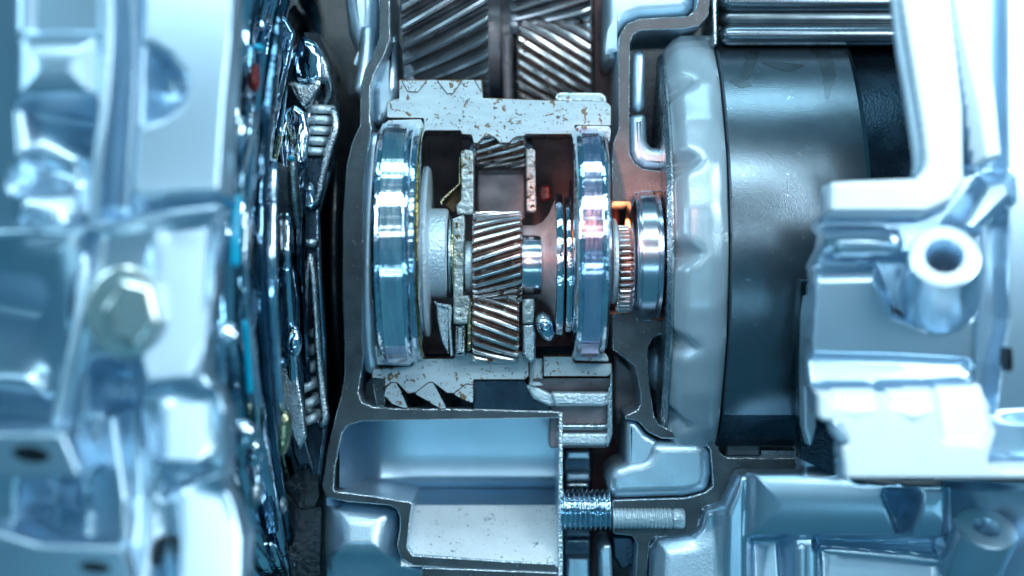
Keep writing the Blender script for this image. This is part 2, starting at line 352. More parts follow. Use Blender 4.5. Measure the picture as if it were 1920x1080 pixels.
# ================================================================== LEFT CASTING (near, out of focus)
YL = -6.0
t = thing('clutch_housing', 'pale blue silver clutch housing casting at the left, near and out of focus', 'housing')
outl = [(-170, -90), (438, -90), (436, 100), (431, 200), (427, 372), (404, 385), (400, 470), (398, 560), (390, 640), (386, 700), (400, 725), (424, 770),
        (426, 860), (412, 905), (436, 950), (458, 1010), (466, 1170), (-170, 1170)]
F_ = [
 ([(-240, -120), (48, -120), (40, 120), (40, 440), (-240, 440)], -0.75, 40, 0.5, 0),
 ([(45, 200), (190, 200), (172, 420), (45, 400)], -0.35, 30, -0.5, 0.35),
 ([(70, 285), (135, 290), (128, 340), (30, 350), (40, 320)], -0.50, 40, 0.2, -0.3),
 ([(205, -120), (262, -120), (262, 120), (258, 240), (240, 400), (196, 410), (208, 240), (215, 120)], -0.6, 26, 0, 0),
 ([(172, 425), (190, 425), (205, 250), (216, 120), (212, -120), (192, -120), (196, 110), (184, 250)], 0.12, 14, 0.9, 0),
 ([(268, -120), (440, -120), (430, 372), (252, 378), (258, 240)], 0.18, 24, -0.06, 0.11),
 ([(-240, 424), (170, 420), (300, 396), (440, 370), (440, 392), (300, 420), (170, 440), (-240, 440)], -0.1, 12, 0, 1.4),
 ([(-240, 445), (160, 445), (142, 620), (100, 812), (-240, 812)], -0.9, 60, 0.5, -0.3),
 ([(-240, 520), (70, 560), (60, 740), (-240, 760)], -1.3, 70, 0.2, 0.7),
 ([(170, 440), (185, 445), (150, 640), (112, 815), (92, 812), (128, 620)], 0.05, 16, 0.5, 0.2),
 ([(300, 425), (400, 400), (390, 640), (370, 720), (280, 730), (262, 660)], 0.10, 26, -0.4, 0.15),
 ([(182, 690), (240, 690), (250, 760), (300, 1000), (300, 1190), (240, 1190), (180, 800)], -0.22, 34, 0.3, 0.3),
 ([(170, 780), (215, 770), (250, 930), (262, 1190), (235, 1190), (150, 930)], 0.15, 22, 0.6, 0.1),
 ([(300, 745), (400, 740), (402, 850), (370, 900), (310, 868)], 0.15, 24, -0.4, 0.3),
 ([(300, 868), (412, 880), (330, 920), (305, 930)], -0.25, 20, 0, -0.5),
 ([(330, 900), (420, 920), (480, 1020), (480, 1190), (345, 1190)], 0.25, 30, -0.4, 0.35),
 ([(55, 895), (150, 895), (140, 990), (50, 985)], -0.8, 40, 0.3, -0.3),
 ([(30, 60), (210, 60), (206, 205), (28, 205)], 'dome', 0.42, 72, 0),
 ([(262, 75), (290, 76), (330, 100), (358, 135), (366, 165), (352, 205), (320, 232), (262, 252)], 'dome', -0.62, 50, 1),
]
F_ = [f if f[1] == 'dome' else (f[0], f[1] * .8, f[2] * 1.5) + tuple(f[3:]) for f in F_]
body = relief('casting_body', outl, YL, F_, ('cast_smooth',), t, rim=12, rimd=0.14)
# bulged round boss with a soft horizontal glint, dished pocket on the raised panel
prism('mounting_lug', [(-40, 808), (118, 812), (150, 888), (146, 897), (-40, 900)], YL - 0.9, YL + 0.8, 'cast_smooth', t, 0.07, 0.06, 3)
prism('mounting_lug', [(-40, 985), (75, 1020), (230, 1025), (258, 1130), (-40, 1140)], YL - 0.8, YL + 0.8, 'cast_smooth', t, 0.07, 0.06, 3)
def hole(px, py, Y, rx, ry, parent, rot=0, m='black'):
    a = [(px + rx * math.cos(k * math.pi / 12) * math.cos(rot) - ry * math.sin(k * math.pi / 12) * math.sin(rot),
          py + rx * math.cos(k * math.pi / 12) * math.sin(rot) + ry * math.sin(k * math.pi / 12) * math.cos(rot)) for k in range(24)]
    return prism('bolt_hole', a, Y - 0.012, Y + 0.3, m, parent, 0.008, 0)
hole(58, 852, YL - 0.9, 36, 15, t, R(8)); hole(178, 1064, YL - 0.8, 30, 11, t, R(6)); hole(230, 133, YL + 0.5, 12, 30, t)
hole(298, 1035, YL - 0.3, 8, 28, t, R(8)); hole(40, 952, YL + 0.5, 16, 12, t); hole(50, 995, YL + 0.4, 20, 9, t, R(20))
tube('casting_rib', [P(172, 425, YL - .1), P(184, 300, YL - .22), P(196, 200, YL - .25), P(204, 90, YL - .25), P(204, -30, YL - .2)], 0.085, 'cast', t)
tube('casting_rib', [P(-30, 436, YL - .1), P(120, 433, YL - .2), P(230, 420, YL - .25), P(320, 402, YL - .25), P(415, 390, YL - .2)], 0.06, 'cast_smooth', t)
tube('casting_rib', [P(158, 470, YL), P(150, 590, YL - .15), P(128, 700, YL - .2), P(105, 800, YL - .2)], 0.10, 'cast', t)
# hex bolt
b = thing('hex_bolt', 'pale zinc hex bolt head and washer screwed into the left housing', 'bolt')
hx = [(243 + 62 * math.cos(R(60 * k + 12)) * .93, 588 + 72 * math.sin(R(60 * k + 12))) for k in range(6)]
prism('bolt_head', hx, YL - 1.05, YL - 0.5, 'bolt', b, 0.10, 0.03, 3)
prism('washer', [(232 + 74 * math.cos(k * math.pi / 16), 585 + 88 * math.sin(k * math.pi / 16)) for k in range(32)], YL - 0.55, YL, 'bolt', b, 0.05, 0, 2)

# ================================================================== CLUTCH DISC ASSEMBLY (x 400..650)
t = thing('torque_damper', 'chrome and navy clutch damper disc seen nearly edge-on between the two housings', 'clutch')
FX = -4.35
def on(px, py, X=FX):
    ax = (px - 960) / 100; y = D * X / ax - D
    return P(px, py, y)
CY, YC = 480, 2.0
prof = [(-4.9, 6.9), (-4.5, 6.9), (-4.42, 6.82), (-4.42, 6.55), (-4.30, 6.5), (-4.30, 6.3), (-4.5, 6.2), (-4.52, 5.9), (-4.36, 5.85), (-4.30, 5.7), (-4.42, 5.6), (-4.45, 5.2),
        (-4.30, 5.1), (-4.26, 4.95), (-4.40, 4.85), (-4.42, 4.3), (-4.25, 4.2), (-4.2, 4.0), (-4.38, 3.9), (-4.40, 2.4), (-4.2, 2.3), (-4.2, 1.2), (-4.2, 0.01)]
wav = lambda a, x, r, k: r * (1 + 0.004 * math.sin(9 * a + k) + 0.003 * math.sin(23 * a + 2 * k))
wax = lambda a, x, r, k: x + 0.02 * math.sin(13 * a + k * 1.7) + 0.015 * math.sin(31 * a + k)
fmv = [1, 1, 0, 1, 0, 1, 0, 0, 1, 1, 0, 0, 1, 0, 0, 0, 1, 0, 0, 0, 0, 0]
lathe('flywheel', prof, CY, YC, ('navy', 'chrome_wavy'), t, seg=160, rmod=wav, xmod=wax, fm=fmv)
# plates behind (towards the gearbox)
lathe('friction_plate', [(-4.0, 0.01), (-4.0, 4.15), (-3.95, 4.2), (-3.85, 4.2), (-3.8, 4.15), (-3.8, 0.01)], CY, 3.6, 'navy', t, seg=96)
lathe('pressure_plate', [(-3.5, 0.01), (-3.5, 3.5), (-3.45, 3.55), (-3.4, 3.55), (-3.36, 3.5), (-3.36, 0.01)], CY, 4.2, 'black', t, seg=96)
def plate(name, pts, X, px, py, m, th=.12, bev=.03, r=.08, back=None):
    y = on(px, py, X).y; return prism(name, pts, y, y + th if back is None else back, m, t, bev, r, 3)
plate('pocket_plate', [(574, 56), (540, 110), (518, 190), (506, 290), (498, 400), (503, 560), (518, 720), (542, 860), (568, 960), (598, 930), (614, 800), (612, 640), (604, 520), (600, 400), (626, 300), (636, 200), (616, 110), (598, 66)], -4.12, 556, 480, ('drum_dark', 'navy', 'chrome'), .25, .07, .3)
# stamped strips following the rim, each lying on the disc
def strip(name, pts, rad, m, X=FX + .12, flat=1.0, lab=None):
    o = tube(name, [on(a, b_, X) for a, b_ in pts], rad, m, t, seg=10, flat=flat)
    if lab: o['label'] = lab
    return o
S = [
 ([(520, -10), (505, 60), (490, 170), (470, 260), (452, 340), (444, 420)], .055, 'chrome'),
 ([(500, -10), (490, 50), (500, 30), (508, 90), (498, 200), (484, 300), (470, 360)], .07, 'chrome_wavy'),
 ([(468, 175), (470, 230), (462, 280), (448, 330)], .05, 'chrome'),
 ([(462, 380), (458, 450), (458, 540), (464, 620), (474, 720), (486, 830)], .055, 'chrome'),
 ([(500, 400), (497, 470), (500, 560), (506, 640), (512, 700)], .05, 'gold'),
 ([(548, 200), (530, 240), (516, 290), (510, 330)], .06, 'gold'),
 ([(466, 380), (465, 450), (466, 510)], .06, 'gold'),
 ([(538, 160), (530, 210), (524, 260), (526, 300), (532, 350), (528, 420), (528, 470), (520, 505), (512, 540)], .055, 'chrome'),
 ([(508, 310), (503, 350), (502, 420), (500, 500)], .05, 'chrome'),
 ([(560, 200), (556, 250), (550, 300), (548, 350)], .07, 'chrome_wavy'),
 ([(578, 210), (574, 260), (566, 310), (560, 370)], .05, 'chrome'),
 ([(520, 520), (516, 580), (518, 640), (524, 700)], .05, 'chrome_wavy'),
 ([(534, 500), (530, 560), (532, 620), (536, 660)], .045, 'chrome'),
 ([(548, 540), (547, 600), (550, 640), (556, 700)], .08, 'chrome_wavy'),
 ([(512, 700), (516, 760), (520, 800), (530, 860), (540, 900)], .06, 'gold'),
 ([(560, 380), (566, 420), (566, 460), (560, 500)], .06, 'steel'),
 ([(542, 800), (560, 850), (572, 900), (576, 920)], .05, 'steel'),
 ([(470, 1000), (490, 1030), (520, 1050), (580, 1000)], .03, 'steel'),
 ([(508, 1020), (520, 1050), (535, 1080)], .10, 'chrome'),
]
for pts, rad, m in S: strip('pressed_strip', pts, [rad * f for f in np.interp(np.linspace(0, 1, len(pts)), [0, .5, 1], [.7, 1.1, .7])], m)
strip('coloured_strip', [(444, 366), (442, 400), (441, 450), (441, 500)], .085, 'cyan', FX + .2, lab='cyan film strip')
strip('coloured_strip', [(458, 600), (462, 650), (466, 700), (468, 740)], .06, 'cyan', FX + .16)
strip('coloured_strip', [(478, 120), (480, 165)], .07, 'red', FX + .1, lab='dark red sealant bead')
for (x, y, sx, sz, m, rt) in [(484, 90, .10, .07, 'cyan', 0), (546, 297, .05, .06, 'cyan', 0), (444, 60, .12, .28, 'chrome_wavy', 0), (446, 245, .16, .22, 'chrome_wavy', 0),
     (430, 628, .15, .17, 'chrome', 0),  (455, 815, .24, .24, 'chrome_wavy', 0), (478, 850, .13, .22, 'chrome', .1),
     (478, 150, .08, .20, 'red', 0),      (552, 640, .13, .30, 'chrome_wavy', 0), (516, 680, .2, .14, 'navy', 0), (534, 810, .12, .40, 'gold', .1), 
     (530, 948, .06, .16, 'steel', 0), (478, 930, .10, .22, 'steel', .2), (624, 402, .15, .13, 'steel', 0), (640, 415, .10, .13, 'steel', 0), (617, 420, .12, .10, 'steel', 0),      (640, 300, .2, .42, 'steel', -.1), ]:
    blob('pressed_boss', on(x, y, FX + .2 if x < 525 else -3.84), (sx, .16, sz), 'chrome' if (m == 'chrome_wavy' and x < 500) else m, t, 0.07, rt)
# black slot between the strips
prism('window_slot', [(506, 300), (524, 305), (522, 350), (527, 470), (500, 505), (498, 400)], on(512, 400, -4.12).y - .06, 3.5, 'black', t, 0.02, 0.04, scale_at=on(512, 400, -4.12).y - .06)
# bell cap, saddle, ear, hooked straps of the upper spring pocket, crumpled clamp plates; all proud of the pocket plate
def fp(name, pts, y, m, bev=.06, r=.06, th=.3): return prism(name, pts, y, y + th, m, t, bev, r, 4)
fp('spring_cap', [(560, 72), (576, 68), (592, 78), (603, 100), (608, 150), (586, 158), (556, 154), (546, 140), (550, 104)], .08, 'chrome_wavy', .16, .12)
fp('spring_cap', [(584, 84), (600, 90), (614, 118), (622, 160), (612, 172), (602, 130)], .16, 'steel', .08, .08)
fp('spring_saddle', [(540, 146), (552, 152), (570, 156), (590, 152), (604, 146), (598, 168), (582, 194), (572, 204), (560, 196), (548, 176)], -.06, 'steel', .10, .06)
tube('saddle_ear', [P(594, 160, .1), P(606, 148, .05), P(614, 156, .08), P(615, 176, .12), P(608, 196, .2)], [.07, .10, .10, .08, .05], 'steel', t, flat=.45)
tube('retaining_strap', [P(620, 206, .25), P(628, 214, .2), P(629, 240, .15), P(617, 280, .15), P(605, 330, .15), P(598, 365, .15), P(588, 384, .2), P(578, 372, .25)], .075, 'steel', t, flat=.55)
fp('clamp_plate', [(532, 322), (548, 316), (562, 326), (580, 330), (592, 352), (598, 384), (580, 400), (556, 394), (540, 402), (528, 370)], .12, 'chrome_wavy', .12, .08)
fp('clamp_plate', [(536, 332), (550, 328), (556, 360), (552, 388), (540, 384)], -.02, 'chrome_wavy', .10, .06)
fp('clamp_plate', [(528, 486), (548, 474), (568, 474), (582, 486), (586, 520), (570, 506), (560, 530), (548, 552), (536, 540), (526, 514)], .12, 'chrome_wavy', .12, .08)
fp('clamp_plate', [(546, 480), (562, 480), (566, 506), (552, 512)], -.02, 'chrome', .08, .05)
fp('pocket_blade', [(552, 204), (566, 206), (572, 230), (560, 300), (552, 330), (542, 322), (546, 260)], .1, 'chrome_wavy', .08, .06)
fp('pocket_blade', [(572, 208), (582, 210), (584, 250), (570, 330), (562, 328), (570, 270)], .2, 'steel', .05, .04)
fp('pocket_blade', [(532, 200), (546, 200), (540, 250), (532, 310), (524, 300), (524, 250)], .2, 'gold', .05, .04)
fp('pocket_blade', [(544, 552), (558, 540), (562, 600), (560, 690), (552, 700), (544, 640)], .1, 'chrome_wavy', .06, .05)
tube('hinge_pin', [P(536, 456, .2), P(560, 455, .12), P(598, 456, .2)], [.08, .10, .10], 'steel', t)
tube('hinge_post', [P(566, 400, .2), P(564, 440, .1), P(562, 480, .2)], .07, 'steel', t)
tube('retaining_strap', [P(566, 474, .2), P(580, 480, .12), P(588, 510, .1), P(593, 580, .1), P(598, 660, .1), P(605, 740, .1), P(610, 784, .1), P(603, 798, .12), P(596, 790, .2)], .085, 'steel', t, flat=.6)
prism('window_slot', [(572, 510), (584, 520), (590, 640), (606, 800), (600, 812), (590, 770), (576, 690), (574, 620), (566, 560)], .46, 3, 'black', t, 0.02, 0.04)
prism('window_slot', [(566, 60), (596, 60), (618, 110), (632, 180), (634, 260), (618, 320), (606, 330), (612, 200), (590, 100)], .46, 3, 'black', t, 0.02, 0.04)
prism('window_slot', [(532, 905), (560, 880), (598, 890), (600, 930), (590, 955), (562, 955), (545, 935)], .46, 3, 'black', t, 0.02, 0.04)
s = coil('damper_spring', P(604, 190, .42), P(586, 300, .42), .21, .085, 5.6, 'hub')
tag(s, 'short grey coil spring in the upper pocket of the damper disc', 'spring', 'damper springs in the clutch disc')
s = coil('damper_spring', P(566, 606, .42), P(582, 790, .42), .15, .095, 6, 'hub')
tag(s, 'pale coil spring beside the hooked strap, low on the damper disc', 'spring', 'damper springs in the clutch disc')
tube('disc_rim', [on(a, b_, FX + .02) for a, b_ in [(516, -30), (488, 120), (466, 260), (450, 420), (452, 560), (466, 700), (490, 860), (522, 1020), (540, 1100)]], [.16, .18, .18, .17, .17, .18, .18, .16, .14], 'chrome_wavy', t, seg=18, sub=10)
tube('disc_rim', [on(a, b_, FX + .10) for a, b_ in [(538, -30), (516, 100), (498, 240), (486, 400), (486, 560), (496, 700), (514, 860), (542, 1020)]], [.12, .13, .13, .12, .12, .13, .13, .12], 'navy', t, seg=16, sub=10)
for pts, rad, m in [
 ([(514, 300), (510, 400), (508, 500), (512, 600), (520, 720), (532, 850)], .11, 'chrome_wavy'),
 ([(538, 400), (536, 480), (540, 560), (545, 650), (552, 740), (560, 830)], .12, 'chrome_wavy'),
 ([(524, 10), (512, 110), (498, 220), (488, 330)], .12, 'navy'),
 ([(546, 290), (552, 380), (560, 440)], .12, 'steel'),
 ([(556, 700), (562, 800), (574, 880), (584, 920)], .09, 'steel'),
 ([(602, 120), (622, 170), (636, 240), (642, 330), (642, 430)], .10, 'drum_dark'),
 ([(592, 300), (606, 360), (612, 430), (614, 520), (618, 640), (616, 760)], .11, 'drum_dark'),
 ([(632, 480), (630, 560), (632, 640)], .05, 'gold'),
 ([(640, 470), (638, 560), (640, 640)], .05, 'steel'),
]:
    strip('pressed_strip', pts, [rad * f for f in np.interp(np.linspace(0, 1, len(pts)), [0, .5, 1], [.6, 1.1, .6])], m, FX + .3 if pts[0][0] < 500 else -3.95, flat=1.0)
plate('pocket_cover', [(532, 205), (552, 195), (572, 210), (580, 250), (574, 300), (566, 360), (556, 384), (540, 372), (532, 330), (524, 280)], -4.0, 556, 280, 'chrome_wavy', .2, .08)
plate('pocket_cover', [(508, 545), (530, 505), (552, 505), (560, 560), (560, 640), (566, 700), (572, 780), (560, 800), (530, 760), (514, 700)], -4.0, 545, 640, 'navy', .14, .05)
plate('pocket_cover', [(514, 690), (556, 690), (568, 760), (574, 820), (560, 850), (540, 800), (522, 760)], -3.95, 548, 740, 'steel', .14, .05)
plate('pocket_cover', [(538, 790), (566, 800), (590, 880), (588, 900), (574, 870), (560, 880), (548, 850)], -3.9, 560, 840, 'drum_dark', .14, .05)
for x_, y_, a_, b_ in [(628, 150, .10, .16), (640, 230, .12, .22), (646, 300, .10, .2), (634, 350, .12, .14), (640, 380, .08, .1), (650, 440, .06, .3)]:
    blob('pressed_boss', on(x_, y_, -3.5), (a_, .14, b_), 'steel', t, 0.1, .1)
plate('face_plate', [(498, 40), (530, 20), (552, 60), (540, 120), (524, 190), (506, 280), (494, 300), (488, 220)], -4.3, 512, 150, 'navy', .2, .06, .2)
# dark cover plate at lower left, with pale scraps
t2 = thing('dust_shield', 'black speckled sheet shield at the foot of the damper disc', 'shield')
prism('shield_plate', [(470, 1000), (520, 900), (560, 955), (604, 950), (600, 1100), (466, 1100)], 0.4, 0.6, 'black', t2, 0.02)
prism('shield_clip', [(482, 1068), (500, 1068), (504, 1100), (478, 1100)], 0.2, 0.4, 'steel', t2, 0.03)
prism('shield_clip', [(503, 1010), (527, 1000), (532, 1036), (514, 1046)], 0.2, 0.4, 'chrome_wavy', t2, 0.03)
prism('shield_tongue', [(452, 912), (482, 908), (470, 945), (460, 948)], -2.0, -1.8, 'cast', t2, 0.04, 0.04)
prism('shield_tongue', [(480, 790), (506, 900), (520, 1000), (500, 1004), (478, 900), (470, 800)], -1.6, -1.4, 'navy', t2, 0.03, 0.06)

# ================================================================== MAIN CASE: sawn wall, pan
t = thing('gearbox_case', 'sawn-open aluminium gearbox case with dark cut edge and deep oil pan', 'housing')
wall = [(710, -40), (711, 70), (700, 100), (684, 130), (676, 160), (675, 235), (662, 262), (650, 310), (643, 400), (642, 560), (646, 650), (646, 700), (640, 740), (633, 765),
        (615, 837), (607, 890), (603, 914), (612, 933), (650, 941), (731, 948), (745, 956), (750, 972), (749, 994), (744, 1024), (752, 1048), (775, 1061), (906, 1071), (1044, 1076),
        (1044, 1057), (960, 1053), (773, 1041), (764, 1027), (770, 967), (774, 942), (690, 929), (625, 921), (629, 873), (641, 813), (651, 799), (678, 790), (1050, 784), (1050, 772), (900, 768), (740, 766),
        (700, 763), (679, 755), (672, 735), (677, 705), (683, 665), (680, 640), (681, 390), (683, 340), (690, 290), (697, 240), (694, 225), (694, 165), (701, 138), (718, 108), (731, 75), (730, -40)]
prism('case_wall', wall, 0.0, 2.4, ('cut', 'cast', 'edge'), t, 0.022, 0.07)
# cast skin outside and inside
prism('wall_buttress', [(640, -40), (708, -40), (708, 80), (692, 110), (680, 145), (668, 100), (652, 60)], 1.0, 2.6, 'cast', t, 0.25, 0.2, 5)
tube('cast_rib', [P(690, 50, 1.1), P(689, 90, 1.0), P(684, 130, .9), P(676, 180, .8)], .16, 'cast', t)
prism('inner_skin', [(726, 70), (744, 60), (744, 190), (730, 220), (712, 235), (700, 232), (698, 165), (710, 125)], 0.8, 2.4, 'cast', t, 0.15, 0.1, 4)
tube('inner_rib', [P(706, 250, .25), P(698, 330, .22), P(692, 420, .2), P(690, 540, .2), P(693, 640, .22), P(700, 700, .3)], .15, 'cast', t)
prism('inner_skin', [(684, 720), (700, 700), (1048, 745), (1048, 771), (740, 765), (700, 762), (682, 752)], 0.9, 2.4, 'cut', t, 0.03, 0.05)
# oil pan: back wall, rounded corner, sloping gritty floor, outer shell
def sheet(name, rows, m, parent, sharp=50):
    n = len(rows[0]); V = [v for r_ in rows for v in r_]; F = []
    for i in range(len(rows) - 1):
        for k in range(n - 1): F.append((i * n + k, i * n + k + 1, (i + 1) * n + k + 1, (i + 1) * n + k))
    o = mesh(name, V, F, m, parent, sharp=sharp); fix(o); return o
rows = []
for x, yb, top in [(636, .05, 0), (642, .7, 0), (655, 1.5, 0), (675, 2.1, 0), (700, 2.3, 0), (800, 2.35, 0), (920, 2.35, 0), (1056, 2.35, 0)]:
    r_ = []
    for py, f in [(775, 1), (800, 1), (850, 1.0), (890, 1.0), (905, .97), (914, .90)]:
        s_ = (D) / (D + yb * f); r_.append(Vector(((x - 960) / 100 * 1.0, yb * f, (540 - py) / 100 * (D + yb * f) / D)))
    rows.append(r_)
sheet('pan_back_wall', rows, 'cast_smooth', t)
rows = []
for x, dx in [(612, .0), (650, 0), (690, 0), (770, 0), (860, 0), (960, 0), (1052, 0)]:
    r_ = []; k = max(0, min(1, (x - 625) / 70)); k2 = max(0, (x - 960) / 92)
    for py, y in [(912, 2.2), (922, 1.95), (934, 1.7), (942, 1.45), (948 - 30 * k2 * 0, 1.25)]:
        yy = y * k + .03 * (1 - k); r_.append(Vector(((x - 960) / 100, yy, (540 - py) / 100 * (D + yy) / D)))
    rows.append(r_)
sheet('pan_step', rows, 'cast_smooth', t)
rows = []
for x in (752, 860, 960, 1052):
    rows.append([P(x, 947, 1.25), P(x, 955, 1.1), P(x, 1000, .6), P(x, 1040, .15), P(x, 1062, -0.02 + .04)])
sheet('pan_floor', rows, 'grit', t)
prism('pan_end_edge', [(1048, 772), (1055, 774), (1056, 1100), (1046, 1100)], -0.01, 2.3, ('edge', 'cast', 'edge'), t, 0.015, 0.02)
relief('pan_shell', [(604, 924), (615, 936), (728, 949), (745, 958), (748, 975), (746, 1000), (742, 1025), (752, 1050), (790, 1064), (1044, 1078), (1044, 1130), (604, 1130)], 0.30,
       [([(632, 952), (722, 960), (726, 1036), (632, 1034)], .26, 56, 0, .34, 0), ([(600, 1045), (1044, 1060), (1044, 1140), (600, 1140)], -.35, 30, 0, -.6, 0)], ('cast', 'cast_white'), t, rim=26, rimd=.30, skirt=1.8)
prism('pan_foot', [(790, 1064), (1046, 1074), (1046, 1130), (790, 1130)], -0.1, 0.5, ('cut', 'cast', 'edge'), t, 0.02, 0.03)

# ================================================================== GEARS AT THE TOP
g = thing('drive_pinion', 'large dark helical pinion with wide slanting teeth, left of the shaft at the top', 'gear')
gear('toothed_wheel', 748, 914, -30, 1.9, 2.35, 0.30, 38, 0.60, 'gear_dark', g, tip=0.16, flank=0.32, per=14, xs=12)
sh = thing('counter_shaft', 'dark brown stepped shaft behind the helical pinions', 'shaft')
lathe('shaft_body', [(XF(900, 2), .01), (XF(900, 2), 1.15), (XF(938, 2), 1.15), (XF(940, 2), 1.0), (XF(962, 2), 1.0), (XF(964, 2), .6), (XF(1130, 2), .6), (XF(1130, 2), .01)], 80, 3.4, 'interior', sh, seg=48)
prism('key_block', [(940, 62), (962, 62), (962, 200), (944, 200)], 2.0, 2.6, 'interior', sh, 0.08, 0.05, 3)
g = thing('idler_gear', 'bright helical idler gear with fine teeth sloping down to the right', 'gear')
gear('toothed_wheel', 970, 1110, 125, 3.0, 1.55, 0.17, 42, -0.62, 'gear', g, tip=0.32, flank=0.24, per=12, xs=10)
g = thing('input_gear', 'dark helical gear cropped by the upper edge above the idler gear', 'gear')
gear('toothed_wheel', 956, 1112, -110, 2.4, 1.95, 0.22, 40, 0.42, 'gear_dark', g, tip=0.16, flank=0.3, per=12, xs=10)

# ================================================================== DIFFERENTIAL CASE section
t = thing('differential_case', 'pale rust-speckled cut ring of the differential case around the planet gears', 'differential')
top = [(725, 190, .08), (748, 184, .02), (748, 149), (904, 149), (906, 183), (1040, 188, .01), (1136, 189), (1146, 199), (1146, 236), (1078, 235), (1077, 252), (985, 252), (985, 255), (970, 256), (962, 260), (955, 268),
       (937, 268), (930, 260), (918, 254), (906, 257), (897, 268), (888, 269), (884, 253), (866, 252), (863, 245), (795, 245), (794, 222), (725, 221, .05)]
prism('case_section', top, 0.0, 0.9, ('painted', 'steel', 'rust_edge'), t, 0.012, 0.02)
for q in ([(752, 150), (764, 172), (784, 173), (801, 150)], [(819, 150), (838, 176), (849, 176), (868, 150)], [(889, 150), (903, 172), (903, 150)]):
    prism('tooth_section', q, -0.03, 0.2, ('painted', 'rust_edge', 'rust_edge'), t, 0.012, 0)
prism('case_step', [(1040, 190), (1042, 177), (1050, 172), (1128, 173), (1137, 180), (1138, 192)], 0.10, 0.9, ('painted', 'edge', 'edge'), t, 0.05, 0.06, 3)
prism('race_land', [(704, 300), (706, 265), (716, 236), (728, 225), (790, 223), (793, 240), (776, 246), (764, 240), (750, 243), (742, 250), (730, 252), (716, 262), (708, 300)], -0.55, 0.3, 'painted', t, 0.03, 0.05, 2)
bot = [(698, 692, .05), (765, 686), (772, 685), (776, 672), (849, 672), (854, 667), (871, 666), (876, 660), (890, 663), (902, 659), (920, 656), (940, 658), (962, 663), (978, 657), (980, 667), (991, 669), (992, 705),
       (984, 712), (888, 712), (888, 722), (874, 720), (852, 738), (838, 737), (811, 717), (804, 717), (780, 736), (764, 738), (745, 718), (733, 717), (722, 726), (721, 711), (697, 709)]
prism('case_section', bot, 0.0, 0.9, ('painted', 'steel', 'rust_edge'), t, 0.012, 0.02)
prism('case_section', [(1019, 668), (1076, 668), (1077, 680), (1147, 681), (1147, 700), (1140, 706), (1019, 706)], 0.0, 0.9, ('painted', 'steel', 'rust_edge'), t, 0.012, 0.02)
prism('race_land', [(704, 640), (706, 684), (765, 686), (766, 672), (740, 668), (726, 662), (716, 672), (708, 668)], -0.45, 0.3, 'painted', t, 0.03, 0.03, 2)
prism('race_land', [(1078, 240), (1084, 235), (1142, 236), (1146, 244), (1143, 270), (1136, 252), (1090, 250), (1082, 262), (1082, 300), (1078, 300)], -0.5, 0.3, 'painted', t, 0.03, 0.03, 2)
prism('race_land', [(1078, 630), (1084, 655), (1086, 662), (1134, 661), (1140, 670), (1142, 678), (1078, 676)], -0.45, 0.3, 'painted', t, 0.03, 0.03, 2)
# helical ring-gear teeth below the section: white cut ends, twisted flanks
def swept_tooth(front, dx, dz, name='helical_tooth'):
    pts = fillet([((a[0] - 960) / 100, (540 - a[1]) / 100) for a in front], 0.03, 3); N = len(pts); V = []; F = []; fm = []
    for k in range(7):
        y = -0.02 + k * 0.16
        for x, z in pts: V.append((x + dx * k * .16, y, z + dz * (k * .16)))
    for k in range(6):
        for i in range(N): F.append((k * N + i, k * N + (i + 1) % N, (k + 1) * N + (i + 1) % N, (k + 1) * N + i)); fm.append(1)
    for tr in tessellate_polygon([[Vector((x, z, 0)) for x, z in pts]]): F.append(tr); fm.append(0)
    o = mesh(name, V, F, ('painted', 'steel'), t, fm, 30); fix(o)
swept_tooth([(721, 741), (724, 728), (734, 718), (743, 718), (750, 730), (765, 765), (756, 764), (736, 757)], .35, -.1)
swept_tooth([(778, 738), (804, 718), (812, 718), (820, 732), (837, 765), (826, 766), (800, 750)], .35, -.1)
swept_tooth([(851, 739), (874, 721), (887, 722), (887, 756), (868, 748)], .35, -.1)
prism('tooth_root', [(697, 712), (721, 712), (722, 762), (706, 762)], 0.25, 0.9, ('cut', 'cut', 'edge'), t, 0.02)
prism('inner_flange', [(888, 713), (984, 713), (1000, 735), (1030, 745), (1030, 772), (888, 772)], 0.12, 0.9, 'drum_dark', t, 0.015, 0.02)
# stepped lower rim with long straight teeth
lathe('stepped_rim', [(XF(1000, -.3), 0.2), (XF(1000, -.3), 3.3), (XF(1146, -.3), 3.3), (XF(1146, -.3), .2)], 455, 1.9, 'interior', t, seg=90, a0=-85, a1=-52)
for (x0, x1, z0, z1, y, mm) in [(1034, 1141, 736, 762, -.10, 'hub'), (1044, 1141, 795, 806, .05, 'steel'), (1044, 1141, 812, 836, .12, 'hub')]:
    prism('spline_tooth', [(x0, z0), (x1, z0), (x1, z1 - 4), (x1 - 10, z1), (x0 + 8, z1), (x0, z0 + 8)], y, 1.2, mm, t, 0.06, 0.03, 4)
prism('spline_root', [(1030, 706), (1141, 706), (1148, 720), (1148, 800), (1136, 840), (1030, 840)], 0.3, 1.4, 'interior', t, 0.03, 0.04)
prism('rim_shoulder', [(1140, 690), (1149, 690), (1149, 815), (1141, 838), (1136, 838)], 0.15, 1.4, 'steel', t, 0.02, 0.03)
prism('rim_shoulder', [(985, 722), (1000, 722), (1040, 742), (1046, 760), (1030, 762), (1000, 748)], 0.02, .6, 'hub', t, 0.05, 0.04, 3)
